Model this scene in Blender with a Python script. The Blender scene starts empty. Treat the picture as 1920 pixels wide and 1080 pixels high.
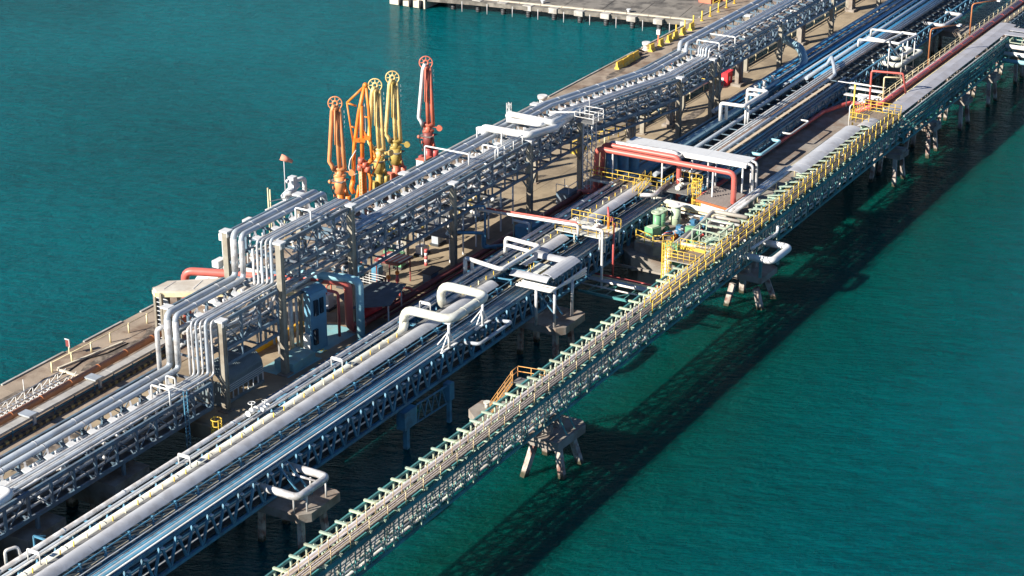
import bpy, bmesh, math, random
from mathutils import Vector, Matrix
R = math.radians
random.seed(7)
S = bpy.context.scene
COL = S.collection
# ------------------------------------------------------------------ camera
cam = bpy.data.cameras.new('camera'); co = bpy.data.objects.new('camera', cam); COL.objects.link(co)
cam.sensor_width = 36; cam.lens = 36 * 3667 / 1920; cam.clip_start = 1; cam.clip_end = 9000
PITCH, YAW = 22.754, 30.0991
co.location = (0, 0, 90)
co.rotation_euler = (R(90 - PITCH), 0, R(YAW - 90))
S.camera = co
# ------------------------------------------------------------------ light
SUN_EL, SUN_AZ = 27.5, 152.0          # direction towards the sun, azimuth from +X
w = bpy.data.worlds.new('World'); S.world = w; w.use_nodes = True
nt = w.node_tree; bg = nt.nodes['Background']
sky = nt.nodes.new('ShaderNodeTexSky'); sky.sky_type = 'NISHITA'; sky.sun_disc = False
sky.sun_elevation = R(SUN_EL); sky.sun_rotation = R(90 - SUN_AZ) % (2 * math.pi)
sky.air_density = 0.7; sky.dust_density = 0.0; sky.ozone_density = 6.0
nt.links.new(sky.outputs[0], bg.inputs[0]); bg.inputs[1].default_value = 0.06
sl = bpy.data.lights.new('sun', 'SUN'); sl.energy = 5.0; sl.angle = R(0.5); sl.color = (1.0, 0.93, 0.82)
so = bpy.data.objects.new('sun', sl); COL.objects.link(so)
sd = Vector((math.cos(R(SUN_EL)) * math.cos(R(SUN_AZ)), math.cos(R(SUN_EL)) * math.sin(R(SUN_AZ)), math.sin(R(SUN_EL))))
so.rotation_euler = sd.to_track_quat('Z', 'Y').to_euler()
S.view_settings.view_transform = 'Standard'; S.view_settings.look = 'None'
S.view_settings.exposure = 0.97; S.view_settings.gamma = 1.0; S.view_settings.use_curve_mapping = False

# ------------------------------------------------------------------ materials
MATS = {}
def mat(name, col, rough=0.55, metal=0.0, var=0.12, scale=0.9, dirt=None, damt=0.35, bump=0.0, bscale=6.0, dscale=0.35):
    if name in MATS: return MATS[name]
    m = bpy.data.materials.new(name); m.use_nodes = True; t = m.node_tree; N = t.nodes; Lk = t.links
    b = N['Principled BSDF']; b.inputs['Roughness'].default_value = rough; b.inputs['Metallic'].default_value = metal
    geo = N.new('ShaderNodeNewGeometry')
    n1 = N.new('ShaderNodeTexNoise'); n1.inputs['Scale'].default_value = scale; n1.inputs['Detail'].default_value = 6
    Lk.new(geo.outputs['Position'], n1.inputs['Vector'])
    mr = N.new('ShaderNodeMapRange'); mr.inputs[1].default_value = 0.3; mr.inputs[2].default_value = 0.7
    mr.inputs[3].default_value = 1 - var; mr.inputs[4].default_value = 1 + var
    Lk.new(n1.outputs[0], mr.inputs[0])
    mx = N.new('ShaderNodeVectorMath'); mx.operation = 'SCALE'; mx.inputs[0].default_value = col[:3]
    Lk.new(mr.outputs[0], mx.inputs['Scale'])
    out = mx.outputs[0]
    if dirt:
        n2 = N.new('ShaderNodeTexNoise'); n2.inputs['Scale'].default_value = dscale; n2.inputs['Detail'].default_value = 9
        n2.inputs['Roughness'].default_value = 0.65
        mp = N.new('ShaderNodeVectorMath'); mp.operation = 'ADD'; mp.inputs[1].default_value = (31, 17, 5)
        Lk.new(geo.outputs['Position'], mp.inputs[0]); Lk.new(mp.outputs[0], n2.inputs['Vector'])
        m2 = N.new('ShaderNodeMapRange'); m2.inputs[1].default_value = 0.47; m2.inputs[2].default_value = 0.60
        m2.inputs[3].default_value = 0; m2.inputs[4].default_value = damt; Lk.new(n2.outputs[0], m2.inputs[0])
        mm = N.new('ShaderNodeMix'); mm.data_type = 'RGBA'; Lk.new(m2.outputs[0], mm.inputs[0])
        Lk.new(out, mm.inputs[6]); mm.inputs[7].default_value = (*dirt, 1); out = mm.outputs[2]
    Lk.new(out, b.inputs['Base Color'])
    if bump:
        n3 = N.new('ShaderNodeTexNoise'); n3.inputs['Scale'].default_value = bscale; n3.inputs['Detail'].default_value = 5
        Lk.new(geo.outputs['Position'], n3.inputs['Vector'])
        bp = N.new('ShaderNodeBump'); bp.inputs['Strength'].default_value = bump; bp.inputs['Distance'].default_value = 0.05
        Lk.new(n3.outputs[0], bp.inputs['Height']); Lk.new(bp.outputs[0], b.inputs['Normal'])
    MATS[name] = m; return m

RUST = (0.16, 0.06, 0.025)
ROAD = mat('road_concrete', (0.36, 0.285, 0.19), 0.9, var=0.12, scale=0.25, dirt=(0.15, 0.115, 0.08), damt=0.6, bump=0.3, dscale=0.16)
QUAY = mat('quay_concrete', (0.33, 0.265, 0.20), 0.9, var=0.18, scale=0.5, dirt=(0.14, 0.085, 0.055), damt=0.75, bump=0.4, dscale=0.22)
FARC = mat('weathered_concrete', (0.22, 0.20, 0.17), 0.9, var=0.25, scale=0.35, dirt=(0.06, 0.055, 0.05), damt=0.8, bump=0.4, dscale=0.3)
CAPC = mat('cap_concrete', (0.29, 0.26, 0.225), 0.9, var=0.15, scale=0.8, dirt=(0.16, 0.09, 0.05), damt=0.6, bump=0.3)
PILE = mat('pile_concrete', (0.42, 0.38, 0.33), 0.85, var=0.3, scale=1.2, dirt=(0.17, 0.055, 0.04), damt=0.85, dscale=0.8)
_t = PILE.node_tree; _b = _t.nodes['Principled BSDF']; _src = _b.inputs['Base Color'].links[0].from_socket
_g = _t.nodes.new('ShaderNodeNewGeometry'); _s = _t.nodes.new('ShaderNodeSeparateXYZ'); _t.links.new(_g.outputs['Position'], _s.inputs[0])
_nz = _t.nodes.new('ShaderNodeTexNoise'); _nz.inputs['Scale'].default_value = 2.5; _t.links.new(_g.outputs['Position'], _nz.inputs['Vector'])
_ad = _t.nodes.new('ShaderNodeMath'); _ad.operation = 'MULTIPLY_ADD'; _ad.inputs[1].default_value = -0.8; _t.links.new(_nz.outputs[0], _ad.inputs[0]); _t.links.new(_s.outputs[2], _ad.inputs[2])
_mr = _t.nodes.new('ShaderNodeMapRange'); _mr.inputs[1].default_value = -0.1; _mr.inputs[2].default_value = 0.25; _mr.inputs[3].default_value = 1; _mr.inputs[4].default_value = 0; _t.links.new(_ad.outputs[0], _mr.inputs[0])
_mx = _t.nodes.new('ShaderNodeMix'); _mx.data_type = 'RGBA'; _t.links.new(_mr.outputs[0], _mx.inputs[0]); _t.links.new(_src, _mx.inputs[6]); _mx.inputs[7].default_value = (0.045, 0.042, 0.022, 1); _t.links.new(_mx.outputs[2], _b.inputs['Base Color'])
KERBW = mat('pale_kerb', (0.62, 0.56, 0.44), 0.8, var=0.1)
SILV = mat('silver_pipe', (0.64, 0.64, 0.64), 0.38, 0.25, var=0.16, scale=1.6, dirt=(0.24, 0.19, 0.15), damt=0.45, dscale=0.9)
BGRY = mat('blue_grey_pipe', (0.42, 0.47, 0.52), 0.38, 0.15, var=0.08, dirt=(0.22, 0.2, 0.18), damt=0.3)
CREAM = mat('cream_pipe', (0.66, 0.67, 0.60), 0.45, var=0.06, dirt=(0.36, 0.31, 0.22), damt=0.5, dscale=0.7)
WHITE = mat('white_paint', (0.74, 0.74, 0.72), 0.45, var=0.05, dirt=(0.45, 0.38, 0.3), damt=0.35)
COVER = mat('grey_cover_sheet', (0.53, 0.54, 0.56), 0.45, 0.1, var=0.07, scale=0.35, dirt=(0.33, 0.32, 0.32), damt=0.5, dscale=0.5)
ROOFG = mat('grey_roof_sheet', (0.40, 0.40, 0.43), 0.55, 0.1, var=0.08, scale=0.3, dirt=(0.3, 0.28, 0.27), damt=0.5)
FRAME = mat('grey_steel_frame', (0.115, 0.18, 0.235), 0.55, 0.0, var=0.2, dirt=RUST, damt=0.3, dscale=0.8)
COLM = mat('column_paint', (0.30, 0.275, 0.22), 0.6, var=0.12, dirt=(0.13, 0.09, 0.06), damt=0.5)
BLUES = mat('blue_grey_steel', (0.08, 0.25, 0.38), 0.5, var=0.18, dirt=(0.07, 0.08, 0.09), damt=0.5, dscale=0.7)
BLUEP = mat('blue_pipe', (0.07, 0.21, 0.33), 0.4, 0.0, var=0.12, dirt=(0.07, 0.13, 0.18), damt=0.4)
SKYB = mat('sky_blue_pipe', (0.27, 0.50, 0.58), 0.4, var=0.06)
GREENS = mat('green_steel', (0.36, 0.46, 0.36), 0.55, var=0.12, dirt=(0.3, 0.2, 0.12), damt=0.4, dscale=0.9)
TEAL = mat('teal_steel', (0.08, 0.29, 0.29), 0.5, var=0.15, dirt=(0.05, 0.08, 0.08), damt=0.5)
PUMPG = mat('pump_green', (0.16, 0.38, 0.20), 0.45, var=0.1)
PUMPL = mat('pump_pale_green', (0.45, 0.55, 0.38), 0.45, var=0.08)
MOTB = mat('motor_blue', (0.05, 0.17, 0.30), 0.45, var=0.15)
YEL = mat('yellow_paint', (0.78, 0.55, 0.07), 0.5, var=0.1, dirt=(0.5, 0.25, 0.06), damt=0.5, dscale=1.2)
PYEL = mat('pale_yellow_paint', (0.85, 0.75, 0.46), 0.5, var=0.1, dirt=(0.55, 0.36, 0.15), damt=0.4, dscale=1.2)
ARMY = mat('warm_cream_yellow_paint', (0.85, 0.64, 0.26), 0.45, var=0.1, dirt=(0.6, 0.36, 0.12), damt=0.5, dscale=1.2)
OCH = mat('ochre_paint', (0.46, 0.34, 0.09), 0.5, var=0.15, dirt=(0.2, 0.12, 0.05), damt=0.6)
ORN = mat('orange_paint', (0.80, 0.24, 0.03), 0.45, var=0.1, dirt=(0.5, 0.12, 0.03), damt=0.4)
PEACH = mat('peach_paint', (0.80, 0.33, 0.13), 0.45, var=0.1, dirt=(0.55, 0.2, 0.07), damt=0.4)
MUTO = mat('muted_orange_paint', (0.68, 0.36, 0.11), 0.5, var=0.15, dirt=(0.4, 0.2, 0.08), damt=0.5)
SALM = mat('salmon_paint', (0.70, 0.20, 0.12), 0.45, var=0.1, dirt=(0.35, 0.07, 0.05), damt=0.5)
REDP = mat('red_pipe', (0.62, 0.12, 0.11), 0.42, var=0.1, dirt=(0.3, 0.06, 0.05), damt=0.4)
SALP = mat('salmon_pipe', (0.60, 0.135, 0.11), 0.42, var=0.08, dirt=(0.5, 0.14, 0.09), damt=0.4)
DRED = mat('dark_red_pipe', (0.22, 0.055, 0.05), 0.5, var=0.15, dirt=(0.12, 0.05, 0.04), damt=0.5)
ORNP = mat('orange_brown_pipe', (0.52, 0.20, 0.08), 0.5, var=0.1, dirt=(0.33, 0.12, 0.06), damt=0.5)
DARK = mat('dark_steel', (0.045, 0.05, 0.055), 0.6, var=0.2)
TRAYM = mat('tray_cover', (0.46, 0.45, 0.43), 0.6, 0.1, var=0.08, dirt=(0.3, 0.27, 0.23), damt=0.4)
GRAT = mat('brown_grating', (0.20, 0.16, 0.13), 0.8, var=0.25, scale=3, dirt=(0.35, 0.28, 0.2), damt=0.4, dscale=2)
GGRAT = mat('grey_grating', (0.17, 0.17, 0.165), 0.8, var=0.2, scale=3)
SHEDR = mat('brown_corrugated_roof', (0.16, 0.13, 0.115), 0.6, var=0.12)
ORTR = mat('orange_trim', (0.6, 0.15, 0.05), 0.5)
BMAT = mat('blue_floor_paint', (0.20, 0.42, 0.46), 0.8, var=0.12, dirt=(0.3, 0.28, 0.22), damt=0.5)
CORR = mat('grey_corrugated_sheet', (0.20, 0.25, 0.27), 0.5, 0.2, var=0.1)
RUBB = mat('black_rubber', (0.02, 0.02, 0.022), 0.8)
LBOX = mat('light_grey_box', (0.62, 0.63, 0.63), 0.5, var=0.06)
BLUB = mat('blue_cabin', (0.13, 0.30, 0.42), 0.5, var=0.1)
GLASS = mat('dark_window', (0.02, 0.03, 0.045), 0.15)
FOAM = mat('white_foam', (0.75, 0.8, 0.8), 0.7)

def water_mat():
    m = bpy.data.materials.new('sea_water'); m.use_nodes = True; t = m.node_tree; N = t.nodes; Lk = t.links
    b = N['Principled BSDF']; b.inputs['Roughness'].default_value = 0.14; b.inputs['IOR'].default_value = 1.06; b.inputs['Specular IOR Level'].default_value = 0.5
    b.inputs['Subsurface Weight'].default_value = 0.68; b.inputs['Subsurface Radius'].default_value = (0.2, 1.0, 1.1); b.inputs['Subsurface Scale'].default_value = 11.0
    geo = N.new('ShaderNodeNewGeometry')
    def noise(sx, sy, rot, sc, det=4, rg=0.55):
        m0 = N.new('ShaderNodeMapping'); m0.inputs['Rotation'].default_value = (0, 0, R(60 + rot)); Lk.new(geo.outputs['Position'], m0.inputs[0])
        mp = N.new('ShaderNodeMapping'); mp.inputs['Scale'].default_value = (sx, sy, 1); Lk.new(m0.outputs[0], mp.inputs[0])
        n = N.new('ShaderNodeTexNoise'); n.inputs['Scale'].default_value = sc; n.inputs['Detail'].default_value = det; n.inputs['Roughness'].default_value = rg
        Lk.new(mp.outputs[0], n.inputs['Vector']); return n.outputs[0]
    b1 = noise(1, 1, 0, 0.012, 3); b2 = noise(0.45, 1.2, 8, 0.55, 6, 0.75); bg_ = N.new('ShaderNodeMath'); bg_.operation = 'MULTIPLY_ADD'; bg_.inputs[1].default_value = 0.7; Lk.new(b2, bg_.inputs[0])  # stretched noise paints the light and dark of ripples into the base colour
    bs_ = N.new('ShaderNodeMath'); bs_.operation = 'SUBTRACT'; bs_.inputs[1].default_value = 0.35; Lk.new(b1, bs_.inputs[0]); Lk.new(bs_.outputs[0], bg_.inputs[2]); big = bg_.outputs[0]
    cr = N.new('ShaderNodeValToRGB'); cr.color_ramp.elements[0].position = 0.3; cr.color_ramp.elements[0].color = WATER_A
    cr.color_ramp.elements[1].position = 0.7; cr.color_ramp.elements[1].color = WATER_B
    Lk.new(big, cr.inputs[0])
    # the water is greener and darker in a band along the -Y side of the jetty
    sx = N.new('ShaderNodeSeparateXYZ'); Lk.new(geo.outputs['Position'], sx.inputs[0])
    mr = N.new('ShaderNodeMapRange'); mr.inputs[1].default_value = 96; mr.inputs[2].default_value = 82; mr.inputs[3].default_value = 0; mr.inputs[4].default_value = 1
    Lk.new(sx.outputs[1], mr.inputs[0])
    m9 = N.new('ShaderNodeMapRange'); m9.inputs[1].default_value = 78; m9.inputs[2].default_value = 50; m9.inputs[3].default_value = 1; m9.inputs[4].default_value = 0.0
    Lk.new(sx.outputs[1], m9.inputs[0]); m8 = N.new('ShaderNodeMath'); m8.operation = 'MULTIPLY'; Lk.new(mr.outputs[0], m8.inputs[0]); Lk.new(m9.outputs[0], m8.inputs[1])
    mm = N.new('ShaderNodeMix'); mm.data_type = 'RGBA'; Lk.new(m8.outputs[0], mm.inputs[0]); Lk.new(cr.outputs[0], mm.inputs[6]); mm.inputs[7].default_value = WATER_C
    Lk.new(mm.outputs[2], b.inputs['Base Color'])
    h1 = noise(0.5, 1.5, 6, 0.85, 5); h2 = noise(0.6, 1.4, -9, 2.6, 4); h3 = noise(0.45, 1.3, 10, 0.15, 4)
    a1 = N.new('ShaderNodeMath'); a1.operation = 'MULTIPLY_ADD'; a1.inputs[1].default_value = 0.45; Lk.new(h2, a1.inputs[0]); Lk.new(h1, a1.inputs[2])
    a2 = N.new('ShaderNodeMath'); a2.operation = 'MULTIPLY_ADD'; a2.inputs[1].default_value = 1.2; Lk.new(h3, a2.inputs[0]); Lk.new(a1.outputs[0], a2.inputs[2])
    bp = N.new('ShaderNodeBump'); bp.inputs['Strength'].default_value = 1.0; bp.inputs['Distance'].default_value = WAVE
    Lk.new(a2.outputs[0], bp.inputs['Height']); Lk.new(bp.outputs[0], b.inputs['Normal'])
    return m
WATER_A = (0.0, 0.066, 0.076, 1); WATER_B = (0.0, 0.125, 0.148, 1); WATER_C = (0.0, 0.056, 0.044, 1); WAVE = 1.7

# ------------------------------------------------------------------ mesh tools
class MB:
    def __init__(s): s.v = []; s.f = []; s.sm = []
    def add(s, vs, fs, smooth=False):
        o = len(s.v); s.v += [tuple(v) for v in vs]
        for f in fs: s.f.append(tuple(i + o for i in f)); s.sm.append(smooth)
        return s
    def box(s, x0, x1, y0, y1, z0, z1):
        vs = [(x, y, z) for z in (z0, z1) for y in (y0, y1) for x in (x0, x1)]
        return s.add(vs, [(0, 2, 3, 1), (4, 5, 7, 6), (0, 1, 5, 4), (2, 6, 7, 3), (0, 4, 6, 2), (1, 3, 7, 5)])
    def beam(s, p0, p1, w=0.1, h=0.1):
        p0 = Vector(p0); p1 = Vector(p1); d = (p1 - p0).normalized()
        up = Vector((0, 0, 1)) if abs(d.z) < 0.95 else Vector((1, 0, 0))
        a = d.cross(up).normalized(); b = a.cross(d).normalized()
        vs = [p + a * (w / 2 * i) + b * (h / 2 * j) for p in (p0, p1) for i, j in ((-1, -1), (1, -1), (1, 1), (-1, 1))]
        return s.add(vs, [(0, 1, 2, 3), (7, 6, 5, 4), (0, 4, 5, 1), (1, 5, 6, 2), (2, 6, 7, 3), (3, 7, 4, 0)])
    def prism(s, pts, z0, z1):
        n = len(pts); vs = [(p[0], p[1], z0) for p in pts] + [(p[0], p[1], z1) for p in pts]
        fs = [tuple(range(n))[::-1], tuple(range(n, 2 * n))] + [(i, (i + 1) % n, (i + 1) % n + n, i + n) for i in range(n)]
        return s.add(vs, fs)
    def tube(s, pts, r, n=10, bend=None, r2=None):
        P = [Vector(p) for p in pts]
        if bend is None: bend = r * 2.2
        Q = [P[0]]
        for i in range(1, len(P) - 1):
            a = P[i - 1] - P[i]; c = P[i + 1] - P[i]
            if a.length < 1e-6 or c.length < 1e-6: continue
            ang = a.angle(c)
            if ang > math.pi - 0.03: Q.append(P[i]); continue
            t = min(bend / max(math.tan(ang / 2), 0.05), a.length * 0.49, c.length * 0.49)
            s0 = P[i] + a.normalized() * t; s1 = P[i] + c.normalized() * t
            k = 5 if r > 0.12 else 3
            if ang > 2.4: k = 2
            for j in range(k + 1):
                u = j / k; Q.append(s0 * (1 - u) ** 2 + P[i] * (2 * u * (1 - u)) + s1 * u * u)
        Q.append(P[-1])
        d = (Q[1] - Q[0]).normalized(); up = Vector((0, 0, 1)) if abs(d.z) < 0.9 else Vector((0, 1, 0))
        a = d.cross(up).normalized(); vs = []; m = len(Q)
        for i, q in enumerate(Q):
            dd = (Q[min(i + 1, m - 1)] - Q[max(i - 1, 0)]).normalized()
            a = (a - dd * a.dot(dd)).normalized(); b = dd.cross(a)
            rr = r if r2 is None else r + (r2 - r) * i / (m - 1)
            for j in range(n):
                an = 2 * math.pi * j / n; vs.append(q + a * (math.cos(an) * rr) + b * (math.sin(an) * rr))
        fs = [(i * n + j, i * n + (j + 1) % n, (i + 1) * n + (j + 1) % n, (i + 1) * n + j) for i in range(m - 1) for j in range(n)]
        s.add(vs, fs, True); o = len(s.v) - len(vs)
        s.f.append(tuple(o + j for j in range(n))[::-1]); s.sm.append(False)
        s.f.append(tuple(o + (m - 1) * n + j for j in range(n))); s.sm.append(False)
        return s
    def cyl(s, c, r, h, n=14, r2=None): return s.tube([c, (c[0], c[1], c[2] + h)], r, n, r2=r2)
    def torus(s, c, nrm, Rr, r, n=24, k=6):
        nrm = Vector(nrm).normalized(); up = Vector((0, 0, 1)) if abs(nrm.z) < 0.9 else Vector((1, 0, 0))
        a = nrm.cross(up).normalized(); b = nrm.cross(a); c = Vector(c); vs = []
        for i in range(n):
            t = 2 * math.pi * i / n; d = a * math.cos(t) + b * math.sin(t)
            for j in range(k):
                q = 2 * math.pi * j / k; vs.append(c + d * (Rr + r * math.cos(q)) + nrm * (r * math.sin(q)))
        return s.add(vs, [(i * k + j, i * k + (j + 1) % k, ((i + 1) % n) * k + (j + 1) % k, ((i + 1) % n) * k + j) for i in range(n) for j in range(k)], True)
    def sphere(s, c, r, sz=1.0, n=12, k=7):
        vs = []; 
        for i in range(k + 1):
            p = math.pi * i / k
            for j in range(n):
                t = 2 * math.pi * j / n
                vs.append((c[0] + r * math.sin(p) * math.cos(t), c[1] + r * math.sin(p) * math.sin(t), c[2] + r * sz * math.cos(p)))
        return s.add(vs, [(i * n + j, (i + 1) * n + j, (i + 1) * n + (j + 1) % n, i * n + (j + 1) % n) for i in range(k) for j in range(n)], True)
    def mesh(s, name, m, off=(0, 0, 0)):
        me = bpy.data.meshes.new(name)
        me.from_pydata([(v[0] - off[0], v[1] - off[1], v[2] - off[2]) for v in s.v], [], s.f)
        me.polygons.foreach_set('use_smooth', s.sm); me.materials.append(m); me.update(); return me

def tag(o, label=None, cat=None, group=None, kind=None):
    if label: o['label'] = label
    if cat: o['category'] = cat
    if group: o['group'] = group
    if kind: o['kind'] = kind
    return o
class Thing:
    """an Empty at the thing's base that parents its parts; all coordinates given are world ones"""
    def __init__(s, name, label, cat, loc, group=None):
        s.loc = Vector(loc); s.o = bpy.data.objects.new(name, None); COL.objects.link(s.o); s.o.location = loc
        s.o.empty_display_size = 0.2; tag(s.o, label, cat, group)
    def part(s, name, mb, m, label=None, kind=None):
        o = bpy.data.objects.new(name, mb.mesh(name, m, s.loc)); COL.objects.link(o); o.parent = s.o
        return tag(o, label, None, None, kind)
    def sub(s, par, name, mb, m):
        o = bpy.data.objects.new(name, mb.mesh(name, m, s.loc)); COL.objects.link(o); o.parent = par; return o
    def put(s, name, me, p, rot=None, label=None):      # place shared mesh data
        o = bpy.data.objects.new(name, me); COL.objects.link(o); o.parent = s.o; o.location = Vector(p) - s.loc
        if rot is not None: o.rotation_euler = rot
        if label: o['label'] = label
        return o
    def member(s, name, p0, p1, wd, h, m, round_=False):
        p0 = Vector(p0); p1 = Vector(p1); d = p1 - p0
        me = member_mesh(round(d.length, 2), wd, h, m, round_)
        x = d.normalized(); up = Vector((0, 0, 1)) if abs(x.z) < 0.95 else Vector((1, 0, 0))
        y = up.cross(x).normalized(); z = x.cross(y)
        mt = Matrix((x, y, z)).transposed()
        o = bpy.data.objects.new(name, me); COL.objects.link(o); o.parent = s.o
        o.location = p0 - s.loc; o.rotation_euler = mt.to_euler(); return o
MM = {}
def member_mesh(L, wd, h, m, round_=False):
    k = (L, wd, h, m.name, round_)
    if k not in MM:
        b = MB()
        if round_: b.tube([(0, 0, 0), (L, 0, 0)], wd / 2, 6)
        else: b.box(0, L, -wd / 2, wd / 2, -h / 2, h / 2)
        MM[k] = b.mesh('member', m)
    return MM[k]
def single(name, mb, m, label=None, cat=None, group=None, kind=None, loc=None):
    c = Vector(loc) if loc else Vector(mb.v[0])
    o = bpy.data.objects.new(name, mb.mesh(name, m, c)); o.location = c; COL.objects.link(o)
    return tag(o, label, cat, group, kind)
def copy_tree(o, parent=None, mats=None):
    c = o.copy(); COL.objects.link(c); c.parent = parent
    for ch in list(o.children): copy_tree(ch, c)
    return c

def pipe(label, pts, r, m, n=None, bend=None, group=None, bands=0, band_m=None, cat='pipe', name='pipe', first=0.0):
    """one pipe run; with bands it is a thing of pipe_wall + joint_band parts"""
    n = n or (14 if r > 0.3 else 10 if r > 0.15 else 7)
    mb = MB().tube(pts, r, n, bend)
    if not bands: return single(name, mb, m, label, cat, group, loc=pts[0])
    t = Thing(name, label, cat, pts[0], group); t.part('pipe_wall', mb, m)
    P = [Vector(p) for p in pts]; bm_ = band_m or m; cache = {}
    for i in range(len(P) - 1):
        d = P[i + 1] - P[i]; L = d.length; k = int((L - 2 * r * 2.4) / bands)
        if k < 1: continue
        u = d.normalized()
        for j in range(k + 1):
            q = P[i] + u * (r * 2.4 + (L - 4.8 * r) * (j + 0.5) / (k + 1))
            if not (80 < q.x < 330): continue
            o = t.member('joint_band', q - u * 0.06, q + u * 0.06, 2 * r + 0.05, 0, bm_, True)
            if 'b' not in cache:
                cache['b'] = MB().tube([(0, 0, 0), (0.12, 0, 0)], r + 0.025, n).mesh('joint_band', bm_)
            o.data = cache['b']
    return t

# =================================================================== SETTING
water = single('water', MB().add([(-3000, -3000, 0), (4000, -3000, 0), (4000, 4000, 0), (-3000, 4000, 0)], [(0, 1, 2, 3)]), water_mat(), kind='structure', loc=(0, 0, 0))
def struct(name, mb, m, label=None):
    return single(name, mb, m, label, kind='structure')
def inst_part(par, name, me, p, rot=(0, 0, 0)):
    o = bpy.data.objects.new(name, me); COL.objects.link(o); o.parent = par; o.location = Vector(p) - par.location; o.rotation_euler = rot; return o

# outer quay, split into poured bays with recessed joints
qd = struct('quay_deck', MB().box(60, 430, 121.2, 133.4, 3.3, 4.9), QUAY)
bay = 6.1
x = 60.0
for j, (ya, yb) in enumerate(((121.25, 127.3), (127.33, 133.36))):
    me = MB().box(0.015, bay - 0.015, 0, yb - ya, 0, 0.1).mesh('concrete_slab', QUAY)
    for i in range(60):
        inst_part(qd, 'concrete_slab', me, (60 + i * bay, ya, 4.9))
cp = MB().box(0.02, 3.03, -0.12, 0.12, 0, 0.14).mesh('coping_stone', mat('pale_coping', (0.42, 0.41, 0.38), 0.8, var=0.2, dirt=(0.2, 0.17, 0.13), damt=0.6))
for i in range(112):
    if random.random() < 0.8: inst_part(qd, 'coping_stone', cp, (85 + i * 3.05, 133.27, 5.002))
# roadway
rd = struct('roadway', MB().prism([(60, 115.2), (131, 115.2), (131, 107.6), (222, 107.0), (430, 103.9), (430, 114.6), (236, 114.9), (236, 121.15), (60, 121.15)], 3.4, 4.94), ROAD)
sl1 = MB().box(0.012, 6.088, 0, 5.9, 0, 0.06).mesh('road_slab', ROAD)
for i in range(29): inst_part(rd, 'road_slab', sl1, (60 + i * 6.1, 115.23, 4.94))
for (ya, wd_) in ((107.7, 3.7), (111.43, 3.75)):
    sl2 = MB().box(0.012, 6.088, 0, wd_, 0, 0.06).mesh('road_slab', ROAD)
    for i in range(16): inst_part(rd, 'road_slab', sl2, (131.4 + i * 6.1, ya if i < 99 else ya, 4.94))
for (ya, wd_) in ((106.6, 3.9), (110.53, 3.95)):
    sl2 = MB().box(0.012, 6.088, 0, wd_, 0, 0.06).mesh('road_slab', ROAD)
    for i in range(16): inst_part(rd, 'road_slab', sl2, (229.1 + i * 6.1, ya, 4.94))
# painted arrows and marks on the roadway
arrow = [(-0.9, -0.12), (0.2, -0.12), (0.2, -0.35), (0.9, 0), (0.2, 0.35), (0.2, 0.12), (-0.9, 0.12)]
mk = MB().add([(p[0], p[1], 0) for p in arrow], [tuple(range(7))]).mesh('road_arrow', YEL)
for (ax, ay) in ((178.5, 116.2), (182.0, 116.6), (129.6, 120.0)):
    inst_part(rd, 'painted_arrow', mk, (ax, ay, 5.004))
bm_ = MB()
for p in (((143.6, 113.2), (149.2, 113.0), (149.2, 109.2), (143.6, 109.4)), ((150.0, 113.9), (157.0, 113.7), (157.0, 109.6), (150.0, 110.0))):
    bm_.add([(a, b, 5.004) for a, b in p], [(3, 2, 1, 0)])
o = single('blue_floor_panel', bm_, BMAT); o.parent = rd; o.location = o.location - rd.location
hz = MB()
for i in range(9):
    hz.add([(146.2 + i * 0.8, 112.6 - i * 0.02, 5.009), (146.5 + i * 0.8, 112.6, 5.009), (147.0 + i * 0.8, 113.1, 5.009), (146.7 + i * 0.8, 113.1, 5.009)], [(0, 1, 2, 3)])
    hz.add([(150.6, 109.9 + i * 0.4, 5.009), (151.2, 109.9 + i * 0.4, 5.009), (151.2, 110.1 + i * 0.4, 5.009), (150.6, 110.1 + i * 0.4, 5.009)], [(0, 1, 2, 3)])
o = single('hazard_stripe', hz, YEL); o.parent = rd; o.location = o.location - rd.location; o['kind'] = 'stuff'
# painted rectangle on the outer quay
kb = Thing('low_kerb', 'pale low kerb enclosing a bay on the left end of the quay', 'kerb', (133.6, 131.0, 5))
kb.part('kerb_run', MB().beam((133.3, 130.9, 5.1), (133.1, 125.6, 5.1), 0.24, 0.2), KERBW)
kb.part('kerb_run', MB().beam((133.5, 131.0, 5.1), (141.8, 129.6, 5.1), 0.24, 0.2), KERBW)
# pump platform between the two pipe bridges
pd = struct('pump_platform', MB().prism([(190.6, 94.4), (192.5, 96.6), (205, 97.5), (262, 97.5), (262, 95), (262, 86.2), (206, 86.2), (203, 88.2), (193, 88.6)], 3.2, 5.0), CAPC)
sk = struct('pump_platform_wall', MB().prism([(191.4, 93.9), (193, 95.9), (204, 96.5), (204, 88.9), (193.4, 89.3)], 0.6, 3.19), CAPC)
# tucked landing at the lower left, in the shade below the racks
struct('low_landing', MB().box(96, 108, 105.5, 116, 1.4, 2.4), CAPC)
# far pier across the basin
fp = struct('far_pier', MB().prism([(300, 133.45), (345, 133.45), (335, 215), (289.6, 191.5), (292.6, 177)], 1.35, 2.05), FARC)
a, b_ = Vector((298.9, 134.2, 0)), Vector((291.0, 186.4, 0)); u = (b_ - a).normalized()
bl = MB().box(0, 3.9, -0.25, 0.25, 0, 0.16).mesh('edge_kerb', KERBW)
for i in range(13):
    p = a + u * (i * 4.0); inst_part(fp, 'edge_kerb', bl, (p.x + 2.2, p.y, 2.05), (0, 0, math.atan2(u.y, u.x)))
sl3 = MB().box(0.03, 7.9, 0, 6.94, 0, 0.05).mesh('concrete_slab', FARC)
for i in range(5):
    for j in range(6): inst_part(fp, 'concrete_slab', sl3, (302.2 + i * 8 - j * 1.05, 134 + j * 7, 2.05), (0, 0, R(8.5)))
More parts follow.
